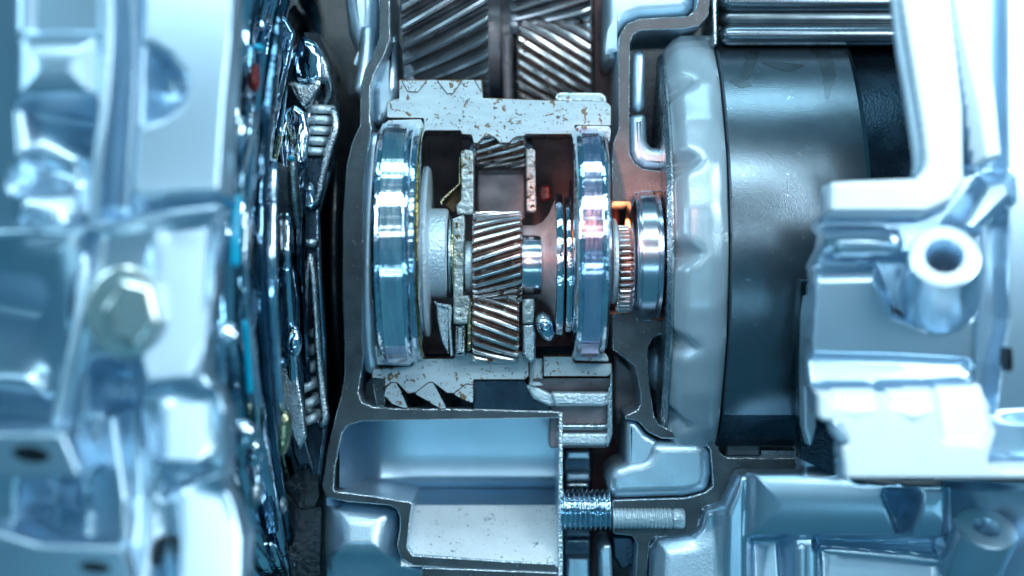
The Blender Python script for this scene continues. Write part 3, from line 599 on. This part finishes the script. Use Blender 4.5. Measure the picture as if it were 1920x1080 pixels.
# curved inner wall seen through the opening
lathe('inner_shell', [(XF(780, 1), 2.15), (XF(866, 1), 2.15), (XF(868, 1), 2.0), (XF(1090, 1), 2.0), (XF(1090, 1), .2)], 455, 0.6, 'interior', t, seg=64, a0=95, a1=265)
prism('shell_window', [(895, 318), (984, 318), (984, 412), (895, 412)], 1.3, 1.5, 'interior', t, 0.03, 0.03)
prism('shell_window', [(1013, 350), (1030, 348), (1032, 372), (1016, 380), (1010, 365)], 1.2, 1.4, 'red', t, 0.03, 0.04)
pin = thing('cross_pin', 'pale round pin standing in the lower slot of the differential case', 'pin')
zc = None
def vcyl(name, px, z0, z1, r, Y, m, parent, flare=0):
    s = (D + Y) / D; x = (px - 960) / 100 * s; V = []; F = []; n = 32
    rows = [(z0, r * .9), (z0 + 2, r), (z1 - 8, r), (z1, r * (1 + flare))]
    for pz, rr in rows:
        for k in range(n): V.append((x + rr * math.cos(2 * math.pi * k / n), Y + rr * math.sin(2 * math.pi * k / n), (540 - pz) / 100 * s))
    for i in range(len(rows) - 1):
        for k in range(n): F.append((i * n + k, i * n + (k + 1) % n, (i + 1) * n + (k + 1) % n, (i + 1) * n + k))
    F.append(tuple(range(n))); F.append(tuple(reversed(range((len(rows) - 1) * n, len(rows) * n))))
    o = mesh(name, V, F, m, parent, sharp=40); fix(o); return o
vcyl('pin_body', 1005, 672, 722, .125, 0.08, 'painted', pin, .12)

# ================================================================== BEARINGS
def ringprof(x0, x1, r, rin=1.2, e=.035):
    return [(x0, rin), (x0, r - .10), (x0 + .06, r - .02), (x0 + .10, r - .05), (x0 + .13, r - .05), (x0 + .16, r), (x0 + .175, r), (x1 - .175, r), (x1 - .16, r), (x1 - .13, r - .045), (x1 - .10, r - .05), (x1 - .05, r - .02), (x1, r - .10), (x1, rin)]
t = thing('tapered_bearing', 'large polished blue bearing ring at the left end of the differential', 'bearing', 'polished bearings carrying the differential')
wob = lambda a, x, r, k: r + (0.006 * math.sin(a * 7 + x) + 0.003 * math.sin(a * 19 + 1) + .0012 * math.sin(a * 57) + .0005 * math.sin(a * 131)) * (3 < k < 10)
BY = 457
bx0, bx1 = XF(694, -2.28), XF(770, -2.28)
lathe('outer_race', ringprof(bx0, bx1, 2.28), BY, 0, ('race', 'chrome'), t, seg=560, fm=[1, 1, 1, 1, 1, 0, 0, 0, 1, 1, 1, 1, 1], rmod=wob)
lathe('cage', [(bx1, 1.4), (bx1, 2.16), (bx1 + .06, 2.18), (bx1 + .09, 2.12), (bx1 + .11, 2.14), (bx1 + .13, 2.1), (bx1 + .13, 1.4)], BY, 0, ('chrome', 'gold'), t, seg=120, fm=[0, 0, 1, 1, 0, 0])
lathe('seal_ring', [(XF(779, -1.7), 1.2), (XF(779, -1.7), 1.78), (XF(781, -1.7), 1.80), (XF(788, -1.7), 1.78), (XF(790, -1.7), 1.2)], BY + 15, 0, 'steel', t, seg=96)
lathe('thrust_ring', [(XF(790, -1.5), .8), (XF(790, -1.5), 1.58), (XF(793, -1.5), 1.6), (XF(798, -1.5), 1.56), (XF(800, -1.5), .8)], BY + 15, 0, 'hub', t, seg=96)
lathe('inner_hub', [(XF(800, -.7), .1), (XF(800, -.7), .84), (XF(834, -.7), .84), (XF(838, -.7), .8), (XF(838, -.7), .1)], 475, 0, 'hub', t, seg=72)
t = thing('tapered_bearing', 'large polished bearing ring with painted lilac glow at the right end of the differential', 'bearing', 'polished bearings carrying the differential')
cx0, cx1 = XF(1080, -2.2), XF(1148, -2.2)
lathe('outer_race', ringprof(cx0, cx1, 2.18), BY, 0, ('race_glow', 'chrome'), t, seg=560, fm=[1, 1, 1, 1, 1, 0, 0, 0, 1, 1, 1, 1, 1], rmod=wob)
lathe('thrust_ring', disc_profile(XF(1063, -1.3), XF(1075, -1.3), 1.32, .02), 500, 0.1, 'chrome', t, seg=80)
lathe('thrust_ring', disc_profile(XF(1044, -1.3), XF(1058, -1.3), 1.38, .02), 500, 0.1, 'chrome', t, seg=80)
t = thing('pinion_bearing', 'small bright bearing ring in the right case wall beside the spring', 'bearing')
lathe('outer_race', ringprof(XF(1191, -1.2), XF(1251, -1.2), 1.2, .2), 480, 0, ('soft_race', 'chrome'), t, seg=100)
lathe('inner_race', disc_profile(XF(1149, -.7), XF(1161, -.7), .80, .05), 490, 0, 'hub', t, seg=60)
sp_ = thing('splined_sleeve', 'narrow splined sleeve with worn bright teeth left of the small bearing', 'sleeve')
gear('spline', 1161, 1187, 505, 0, .82, .12, 40, 0.05, 'gear', sp_, tip=.3, flank=.2, per=10, xs=4)

# ================================================================== PLANETARY SET
hubt = thing('sun_gear_shaft', 'grey flared hub with a bright polished collar right of the sun gear', 'shaft')
lathe('collar', disc_profile(XF(978, -.7), XF(1016, -.7), .56, .03), 496, -.22, 'soft_race', hubt, seg=64)
lathe('flared_hub', [(XF(980, -.5), .02), (XF(980, -.5), .70), (XF(1004, -.5), .70), (XF(1018, -.5), .76), (XF(1030, -.5), .9), (XF(1038, -.5), 1.08), (XF(1044, -.5), 1.25), (XF(1046, -.5), .02)], 492, 0.15, 'warm_steel', hubt, seg=72)
blob('counterweight', P(1022, 612, -.45), (.17, .25, .28), 'chrome', hubt, 0.02, -.35)
g = thing('sun_gear', 'bright helical sun gear with rust in its rising teeth, centre of the differential', 'gear')
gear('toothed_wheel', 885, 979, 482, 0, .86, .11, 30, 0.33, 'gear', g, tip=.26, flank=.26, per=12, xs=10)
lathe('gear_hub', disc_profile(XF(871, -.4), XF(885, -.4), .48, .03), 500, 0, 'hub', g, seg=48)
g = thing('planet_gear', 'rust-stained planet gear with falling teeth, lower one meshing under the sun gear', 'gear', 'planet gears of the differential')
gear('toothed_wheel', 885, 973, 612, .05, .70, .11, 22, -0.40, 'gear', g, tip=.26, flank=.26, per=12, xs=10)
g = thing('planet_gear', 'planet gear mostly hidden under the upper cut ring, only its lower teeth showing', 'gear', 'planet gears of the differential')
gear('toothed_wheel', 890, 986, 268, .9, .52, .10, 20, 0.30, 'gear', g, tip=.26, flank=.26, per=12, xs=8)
lathe('gear_shaft', disc_profile(XF(880, .6), XF(1000, .6), .32, .03), 292, .95, 'steel', g, seg=40)
c = thing('planet_carrier', 'rusty plated carrier plates either side of the planet gears', 'carrier')
prism('carrier_plate', [(864, 284), (872, 280), (885, 282), (888, 290), (888, 403), (857, 403), (855, 385), (864, 376)], -.12, .5, 'plate', c, 0.03, 0.04, 2)
prism('carrier_plate', [(986, 282), (996, 277), (1004, 282), (1006, 395), (1000, 398), (987, 396)], -.12, .5, 'plate', c, 0.03, 0.04, 2)
prism('bent_tab', [(861, 294), (863, 296), (863, 345), (830, 378), (829, 386), (825, 380), (826, 374), (860, 343)], -.2, .5, 'gold', c, 0.012, 0.01)
prism('tab_web', [(862, 345), (864, 376), (856, 384), (852, 400), (835, 385)], .25, .5, 'rust_edge', c, 0.012, 0.01)
prism('carrier_plate', [(848, 410), (870, 402), (872, 418), (868, 560), (850, 566)], -.52, .3, 'plate', c, 0.03, 0.03, 2)
prism('carrier_plate', [(850, 556), (878, 553), (882, 562), (876, 608), (850, 608)], -.62, .3, 'plate', c, 0.04, 0.04, 3)
prism('carrier_plate', [(852, 609), (874, 607), (874, 668), (852, 668)], -.45, .3, 'steel', c, 0.07, 0.04, 3)
prism('carrier_plate', [(875, 565), (884, 558), (884, 655), (876, 660)], -.5, .3, 'gold', c, 0.02, 0.02)
prism('carrier_plate', [(980, 560), (1001, 560), (1003, 572), (1000, 608), (979, 608)], -.55, .3, 'plate', c, 0.04, 0.04, 3)
prism('carrier_plate', [(979, 609), (1000, 608), (1005, 625), (1004, 680), (992, 680), (980, 666)], -.5, .3, 'steel', c, 0.04, 0.04, 3)
prism('bent_tab', [(814, 563), (818, 568), (845, 572), (848, 580), (846, 610), (850, 668), (844, 668), (840, 612), (840, 578), (818, 573)], -.6, .2, 'steel', c, 0.015, 0.02)
prism('tab_web', [(817, 571), (842, 577), (842, 668), (828, 640), (820, 600)], -.35, .1, 'steel', c, 0.02, 0.02)
for x0, x1, rr, m in [(827, 832, .66, 'steel'), (834, 838, .70, 'chrome'), (840, 845, .72, 'steel'), (845, 849, .66, 'gold')]:
    lathe('shim', disc_profile(XF(x0, -.7), XF(x1, -.7), rr + .05, .012), 482, 0, m, c, seg=64)

# ================================================================== RIGHT CASE WALL
t = thing('right_case_wall', 'glow-tinted brownish sawn web of the case between the differential and the white drum', 'housing')
up = [(1309, -40), (1309, 0), (1305, 18), (1290, 30), (1200, 35), (1175, 45), (1163, 65), (1160, 90), (1160, 240), (1150, 270), (1148, 300), (1148, 378), (1189, 378), (1190, 362), (1210, 359), (1246, 360),
      (1255, 350), (1254, 330), (1240, 321), (1206, 317), (1190, 306), (1181, 290), (1180, 250), (1181, 82), (1186, 66), (1200, 57), (1280, 54), (1312, 48), (1328, 30), (1332, 0), (1332, -40)]
prism('sawn_web', up, 0.0, 2.2, ('cut_glow', 'cast', 'edge'), t, 0.014, 0.07)
prism('cast_pocket', [(1136, -40), (1306, -40), (1302, 14), (1288, 26), (1200, 31), (1172, 42), (1160, 64), (1156, 112), (1140, 110), (1135, 96)], 0.5, 2.2, 'cast', t, 0.22, 0.2, 5)
tube('vertical_rib', [P(1198, 95, .8), P(1197, 150, .8), P(1197, 210, .7)], .13, 'cast', t)
prism('bearing_seat', [(1182, 215), (1212, 213), (1214, 265), (1222, 276), (1253, 278), (1254, 318), (1210, 314), (1190, 304), (1182, 285)], 0.25, 1.2, 'cast', t, 0.14, 0.1, 5)
low = [(1149, 588), (1189, 588), (1194, 600), (1246, 601), (1262, 606), (1258, 618), (1240, 625), (1223, 636), (1215, 652), (1214, 690), (1220, 740), (1226, 780), (1236, 797), (1260, 808), (1320, 812), (1338, 828), (1352, 850),
       (1364, 859), (1503, 859), (1503, 882), (1392, 882), (1376, 888), (1368, 905), (1362, 930), (1348, 942), (1322, 950), (1312, 962), (1310, 985), (1300, 1001), (1280, 1005), (1228, 1007), (1218, 1018), (1214, 1060), (1208, 1110),
       (1190, 1110), (1195, 1020), (1186, 1005), (1150, 1001), (1148, 938), (1285, 934), (1322, 924), (1337, 912), (1335, 880), (1332, 845), (1322, 829), (1308, 824), (1240, 822), (1215, 810), (1204, 798), (1195, 789), (1172, 786),
       (1174, 779), (1194, 770), (1202, 758), (1201, 738), (1196, 708), (1189, 686), (1165, 666), (1149, 656)]
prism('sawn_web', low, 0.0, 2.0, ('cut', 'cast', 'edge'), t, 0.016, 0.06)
prism('cast_hollow', [(1150, 662), (1192, 700), (1196, 740), (1196, 768), (1172, 780), (1160, 800), (1150, 760)], 1.6, 2.2, 'interior', t, 0.05, 0.05)
blob('core_boss', P(1243, 690, .9), (.34, .3, .5), 'cast', t, 0.05)
prism('shoulder_boss', [(1174, 788), (1194, 791), (1212, 814), (1236, 828), (1244, 850), (1210, 875), (1172, 884)], 0.10, 1.6, 'cast', t, 0.12, 0.12, 5)
prism('shoulder_boss', [(1222, 828), (1308, 829), (1322, 834), (1333, 848), (1335, 890), (1328, 922), (1285, 932), (1150, 936), (1141, 918), (1140, 893), (1152, 876), (1180, 866), (1215, 860)], -.02, 1.6, 'cast', t, 0.22, 0.22, 7)
prism('foot_boss', [(1125, 1035), (1132, 1022), (1146, 1022), (1150, 1110), (1128, 1110)], 0.1, 1.5, 'cast', t, 0.05, 0.05, 3)
prism('foot_boss', [(1147, 1005), (1184, 1006), (1192, 1020), (1190, 1060), (1165, 1070), (1150, 1045)], 0.7, 1.5, 'drum_dark', t, 0.05, 0.05, 3)
# threaded bore and stud
def thread(x0, x1, r, amp, pitch, cy, Y, m, name, parent, tilt=1.0, a0=None, a1=None, seg=56):
    n = int((x1 - x0) / pitch * 10); pr = [(x0, r * .2)] + [(x0 + (x1 - x0) * i / n, r) for i in range(n + 1)] + [(x1, r * .2)]
    return lathe(name, pr, cy, Y, m, parent, seg=seg, sharp=80, rmod=lambda a, x, rr, k: rr + (amp * (abs(math.sin(math.pi * (x / pitch) + a / 2 * tilt)) - .5) if 0 < k < len(pr) - 1 else 0))
st = thing('threaded_stud', 'shiny coarse-threaded stud crossing the dark gap below the pan', 'stud')
thread(XF(1052, -.2), XF(1146, -.2), .355, .07, .094, 956, .15, 'chrome', 'thread', st)
bo = thing('grub_screw', 'satin fine-threaded screw lying in the sawn bore right of the stud', 'screw')
thread(XF(1150, -.2), XF(1262, -.2), .185, .022, .075, 972, .0, 'hub', 'thread', bo)
lathe('plain_end', disc_profile(XF(1262, -.2), XF(1287, -.2), .19, .06), 972, .0, 'hub', bo, seg=40)
cg = thing('lower_cage', 'dark slotted column of the lower gear cage glimpsed beside the pan', 'cage')
prism('cage_bar', [(1057, 842), (1108, 842), (1108, 1110), (1057, 1110)], 1.3, 1.6, 'drum_dark', cg, 0.03)
for a_, b_, m in [(846, 862, 'cast'), (888, 902, 'cast'), (906, 914, 'steel'), (998, 1006, 'cast'), (1012, 1018, 'steel'), (1047, 1110, 'cast')]:
    prism('cage_tooth', [(1064, a_), (1105, a_), (1106, b_), (1062, b_)], 1.0, 1.4, m, cg, 0.04, 0.02, 3)
# dark fill plates behind the gap
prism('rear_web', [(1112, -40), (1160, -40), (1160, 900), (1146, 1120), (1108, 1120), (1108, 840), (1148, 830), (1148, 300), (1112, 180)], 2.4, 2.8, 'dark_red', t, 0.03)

# ================================================================== DRUMS
DY, DR, DC = 3.7, 5.2, 478
def arc(px, r): return XF(px, DY - r)
t = thing('scalloped_ring', 'broad white scalloped plastic-looking ring in front of the dark drum', 'ring')
x0, x1 = arc(1266, DR), arc(1369, DR)
sc_n = 38
def sr(a, x, r, k):
    if k in (3, 4, 5, 6, 7): return r - 0.022 * abs(math.sin(a * sc_n / 2 + .6)) ** 1.5
    if k in (1, 2, 3): return r - 0.11 * max(0, math.cos(a * sc_n / 2.0 + .4)) ** 3
    return r
def sx(a, x, r, k):
    if k in (2, 3, 4): return x + 0.24 * max(0, math.cos(a * sc_n / 2.0 + .4)) ** 4
    if k in (6, 7, 8): return x - 0.03 * (0.5 - 0.5 * math.cos(a * sc_n / 2))
    return x
lathe('ring_body', [(x0 - .02, 3.0), (x0 - .02, DR - .42), (x0 + .07, DR - .22), (x0 + .2, DR - .05), (x0 + .3, DR), (x0 + .6, DR + .01), (x1 - .16, DR), (x1 - .10, DR - .03), (x1 - .02, DR - .07), (x1, DR - .16), (x1, 3.0)],
      DC, DY, 'nylon', t, seg=420, a0=-45.5, a1=52, rmod=sr, xmod=sx, closed=True, sharp=60)
lathe('backing_flange', [(x0 - .10, 3.0), (x0 - .10, DR - .35), (x0 - .02, DR - .28), (x0 + .02, DR - .3), (x0 + .02, 3.0)], DC, DY, 'steel', t, seg=120, a0=-45.5, a1=50, closed=True)
prism('end_stop', [(1262, 84), (1264, 74), (1276, 66), (1334, 66), (1338, 84)], 0.5, 1.5, 'nylon', t, 0.05, 0.06, 3)
t = thing('clutch_drum', 'dark grey polished steel clutch drum curving between the white ring and the right casting', 'drum')
d0, d1, d2 = arc(1371, DR), arc(1640, DR), arc(1745, DR)
lathe('drum_shell', [(d0, 3), (d0, DR - .06), (d0 + .03, DR - .02), (d0 + .06, DR - .02), (d1 - .1, DR - .02), (d1, DR - .1), (d1, 3)], DC, DY, 'drum', t, seg=240, a0=-36, a1=50, closed=True)
lathe('drum_neck', [(d1, 3), (d1, DR - .25), (d2, DR - .25), (d2, 3)], DC, DY, 'drum_dark', t, seg=160, a0=-36, a1=60, closed=True)
lathe('drum_groove', [(d0, 3), (d0, DR - .08), (d2 - .7, DR - .08), (d2 - .7, 3)], DC, DY, 'drum_dark', t, seg=60, a0=-46, a1=-36.2, closed=True)
prism('drum_foot', [(1362, 812), (1503, 812), (1503, 838), (1425, 838), (1425, 856), (1362, 856)], 0.25, 1.2, 'cut', t, 0.03, 0.02)
prism('drum_foot', [(1425, 842), (1503, 842), (1503, 857), (1425, 857)], 0.45, 1.2, 'steel', t, 0.03, 0.02)
def dim_sheen(pts, ws, m='dim_sheen'):  # thin dark sheet hugging the drum, imitates a dark reflection
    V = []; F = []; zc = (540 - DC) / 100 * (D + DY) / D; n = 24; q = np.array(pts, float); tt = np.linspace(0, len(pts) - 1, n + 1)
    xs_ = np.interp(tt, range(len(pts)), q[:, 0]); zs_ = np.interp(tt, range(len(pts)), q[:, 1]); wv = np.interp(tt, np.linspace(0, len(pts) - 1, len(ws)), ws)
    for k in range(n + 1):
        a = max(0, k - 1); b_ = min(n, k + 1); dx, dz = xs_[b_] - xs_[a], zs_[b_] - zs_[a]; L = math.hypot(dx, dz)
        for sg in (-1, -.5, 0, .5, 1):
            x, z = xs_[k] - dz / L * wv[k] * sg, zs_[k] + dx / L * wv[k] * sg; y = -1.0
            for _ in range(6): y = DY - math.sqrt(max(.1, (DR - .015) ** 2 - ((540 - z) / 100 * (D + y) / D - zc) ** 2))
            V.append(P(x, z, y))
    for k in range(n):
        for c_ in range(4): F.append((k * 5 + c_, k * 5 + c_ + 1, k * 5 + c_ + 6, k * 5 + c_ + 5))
    mesh('dim_reflection', V, F, m, t)
dim_sheen([(1412, 84), (1410, 110), (1398, 140), (1386, 158)], [13, 12, 9, 2])
dim_sheen([(1426, 116), (1452, 120), (1480, 126), (1508, 122)], [1, 7, 8, 1])
dim_sheen([(1526, 78), (1546, 105), (1556, 140), (1550, 185)], [12, 14, 13, 3])
dim_sheen([(1368, 150), (1390, 156), (1410, 160)], [3, 9, 2])
t = thing('stepped_cover', 'dark ribbed steel cover with long bright horizontal ridges above the drum', 'cover')
for z0, rr, y, m in [(4, .22, .16, 'drum'), (36, .24, .36, 'dim_sheen'), (66, .20, .12, 'drum'), (-30, .22, .1, 'drum')]:
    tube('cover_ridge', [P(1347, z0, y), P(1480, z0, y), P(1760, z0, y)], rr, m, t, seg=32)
prism('cover_panel', [(1346, -60), (1770, -60), (1770, 84), (1346, 84)], .42, 2, 'drum', t, 0.02, 0.02)
prism('cover_edge', [(1334, -40), (1344, -40), (1345, 84), (1338, 84)], -.1, 1.5, 'steel', t, 0.02, 0.02)

# ================================================================== RIGHT CASTING
YR = -4.3
t = thing('right_housing', 'bright silver housing casting at the right with a white machined window frame', 'housing')
outr = [(1690, -60), (1691, 0), (1711, 126), (1730, 246), (1736, 300), (1732, 318), (1718, 335), (1640, 337), (1557, 341), (1556, 400), (1554, 470), (1546, 520), (1541, 600), (1534, 700), (1533, 782), (1546, 792), (1560, 788), (1575, 800),
        (1588, 832), (1575, 834), (1580, 899), (1990, 899), (1990, -60)]
Fr = [
 ([(1500, 402), (1740, 402), (1790, 380), (1815, 340), (1812, 200), (1780, -80), (1990, -80), (1990, 900), (1500, 900)], -0.75, 22, 0.0, 0.0),
 ([(1788, -80), (1868, -80), (1876, 300), (1830, 312), (1822, 200)], -0.12, 26, 0.15, 0.2, 1),
 ([(1876, -80), (1912, -80), (1916, 600), (1890, 780), (1862, 780), (1880, 500)], -1.1, 24, .4, 0),
 ([(1870, 330), (1925, 318), (1925, 365), (1835, 440), (1800, 425)], -0.40, 30, -0.1, 0.35),
 ([(1540, 432), (1680, 432), (1700, 452), (1690, 474), (1540, 474)], -0.35, 24, 0, -.6),
 ([(1540, 488), (1670, 488), (1680, 500), (1540, 510)], -0.9, 20, 0, .4),
 ([(1530, 515), (1660, 512), (1690, 560), (1740, 600), (1860, 590), (1860, 690), (1530, 680)], -0.62, 34, 0, -0.03),
 ([(1530, 672), (1700, 676), (1840, 684), (1850, 740), (1530, 735)], -0.75, 22, 0, .45),
 ([(1500, 732), (1670, 735), (1840, 722), (1862, 760), (1870, 812), (1850, 868), (1990, 872), (1990, 900), (1500, 900)], 0.10, 16, 0, 0.12, 1),
 ([(1555, 730), (1650, 730), (1640, 768), (1600, 776), (1565, 764)], -0.02, 16, 0, .5, 1),
 ([(1662, 728), (1756, 726), (1745, 768), (1710, 784), (1675, 766)], -0.02, 16, 0, .5, 1),
 ([(1756, 724), (1850, 720), (1860, 800), (1840, 830), (1765, 826)], -0.05, 12, 0, .2, 1),
 ([(1880, 790), (1990, 790), (1990, 868), (1870, 868)], -0.5, 30, .5, 0),
 ([(1660, 480), (1870, 480), (1840, 590), (1760, 612), (1700, 590)], -0.95, 26, 0, 0),
]
relief('casting_body', outr, YR, [([(1400, -90), (2000, -90), (2000, 950), (1400, 950)], 0, 5, 0, 0, 1)] + [(f + (0,) if len(f) == 5 else f) for f in Fr], ('cast_smooth', 'cast_white'), t, rim=7, rimd=0.12, fr=8)
# hollow boss
def tcyl(name, c0, c1, r0, r1, m, parent, rin=None, seg=64, b=.05, mcap=None):
    a, b2 = Vector(c0), Vector(c1); d = (b2 - a).normalized(); u = d.cross(Vector((0, 0, 1))).normalized(); v = d.cross(u); L = (b2 - a).length
    prof = [(0, r0 - b), (b * .3, r0 - b * .3), (b, r0), (L, r1)]
    if rin: prof = [(1.2, rin * .55), (.5, rin * .62), (.06, rin), (0, rin + .04)] + prof
    else: prof = [(0, 0.001)] + prof
    V = []; F = []; n = len(prof); fm = []
    for k in range(seg):
        an = 2 * math.pi * k / seg
        for h, rr in prof: V.append(a + d * h + (u * math.cos(an) + v * math.sin(an)) * rr)
    for k in range(seg):
        j = (k + 1) % seg
        for i in range(n - 1): F.append((k * n + i, k * n + i + 1, j * n + i + 1, j * n + i)); fm.append(1 if (rin and i == 3) or (not rin and i == 0) else 0)
    o = mesh(name, V, F, (m, mcap or m), parent, fm, 35); fix(o); return o
c0 = P(1771, 480, YR - .45); tcyl('hollow_boss', c0, c0 + Vector((.30, 1.3, -.62)), .54, .66, 'cast_smooth', t, rin=.26, mcap='cast_white')
tcyl('boss_bore', c0 + Vector((.16, .85, -.36)), c0 + Vector((.3, 1.5, -.6)), .2, .2, 'interior', t)
tube('strut_rib', [P(1556, 456, YR + .56), P(1620, 456, YR + .56), P(1690, 456, YR + .62)], .24, 'cast_smooth', t)
tube('window_lip', [P(1676, -30, YR + .3), P(1688, 79, YR + .3), P(1706, 189, YR + .3), P(1722, 299, YR + .3), P(1718, 330, YR + .35)], .10, 'cast', t)
prism('edge_slot', [(1889, 650), (1899, 655), (1900, 690), (1893, 700), (1887, 680)], YR - .02, YR + .3, 'black', t, 0.01, 0.02)
# blades beside the drum
bl = thing('lock_tab', 'thin bent sheet tab standing in the slit between drum and right housing', 'tab')
prism('tab_blade', [(1520, 532), (1541, 532), (1543, 560), (1534, 626), (1526, 600)], -2.6, -2.3, 'cast', bl, 0.03, 0.02, 2)
prism('tab_blade', [(1516, 545), (1528, 600), (1532, 700), (1531, 800), (1520, 842), (1509, 800), (1507, 700), (1510, 590)], -2.4, -2.0, 'cast', bl, 0.03, 0.03, 2)
prism('tab_hook', [(1558, 784), (1572, 792), (1586, 812), (1594, 832), (1578, 832), (1564, 812)], YR - .1, YR + .3, 'cast', bl, 0.04, 0.03, 2)
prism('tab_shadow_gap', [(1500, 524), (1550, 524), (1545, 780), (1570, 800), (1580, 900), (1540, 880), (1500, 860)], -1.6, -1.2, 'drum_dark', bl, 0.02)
# lower right casting
YQ = 0.05
t = thing('lower_housing', 'pale blue lower right casting with ribbed pockets and a small ear', 'housing')
outq = [(1215, 1140), (1217, 1024), (1228, 1008), (1296, 1004), (1314, 992), (1322, 962), (1356, 948), (1372, 915), (1384, 890), (1400, 885), (1503, 885), (1504, 818), (1513, 822), (1521, 852), (1532, 818), (1548, 850), (1572, 876), (1600, 900), (1700, 906), (1990, 906), (1990, 1140)]
Fq = [
 ([(1230, 1010), (1300, 1008), (1350, 980), (1370, 960), (1372, 1140), (1210, 1140)], .22, 36, -.3, .2, 1),
 ([(1398, 872), (1800, 885), (1800, 1012), (1392, 1008)], 'dome', 0.36, 66, 0),
 ([(1384, 890), (1400, 890), (1400, 1140), (1350, 1140), (1352, 960)], .22, 22, -.2, 0, 0),
 ([(1410, 1012), (1480, 1012), (1480, 1140), (1410, 1140)], -.5, 20, 0, .3, 0),
 ([(1484, 1010), (1530, 1010), (1530, 1140), (1484, 1140)], .12, 18, 0, 0, 0),
 ([(1540, 1030), (1770, 1048), (1775, 1140), (1540, 1140)], -.25, 14, 0, .3, 0),
 ([(1530, 1008), (1780, 1012), (1790, 1040), (1530, 1026)], -.55, 16, 0, -.5, 0),
 ([(1650, 918), (1712, 918), (1700, 1000), (1690, 1010), (1676, 985)], -.35, 16, .5, 0, 0),
 ([(1780, 905), (1990, 905), (1990, 1140), (1780, 1140)], -.35, 34, 0.3, .1, 0),
]
Fq = [f if f[1] == 'dome' else (f[0], f[1] * .85, f[2] * 1.5) + tuple(f[3:]) for f in Fq]
relief('casting_body', outq, YQ, Fq, ('cast_smooth', 'cast'), t, rim=8, rimd=0.12, fr=8, tilt=.42)
def QY(px): return YQ - .42 * (px - 1215) / 100
c0 = P(1850, 988, QY(1850) - .45); e_ = tcyl('drilled_ear', c0, c0 + Vector((-.1, .6, -.9)), .52, .50, 'cast_smooth', t, rin=.2, mcap='cast')
tcyl('ear_bore', c0 + Vector((-.02, .25, -.25)), c0 + Vector((-.1, .6, -.4)), .16, .16, 'interior', t)
tube('strut_rib', [P(1505, 1016, QY(1505)), P(1505, 1060, QY(1505)), P(1505, 1110, QY(1505))], .14, 'cast', t)
tube('strut_rib', [P(1390, 1030, QY(1390)), P(1385, 980, QY(1390)), P(1392, 915, QY(1390))], .12, 'cast', t)
tube('strut_rib', [P(1545, 1032, QY(1545)), P(1640, 1040, QY(1640)), P(1760, 1052, QY(1760))], .06, 'cast', t)
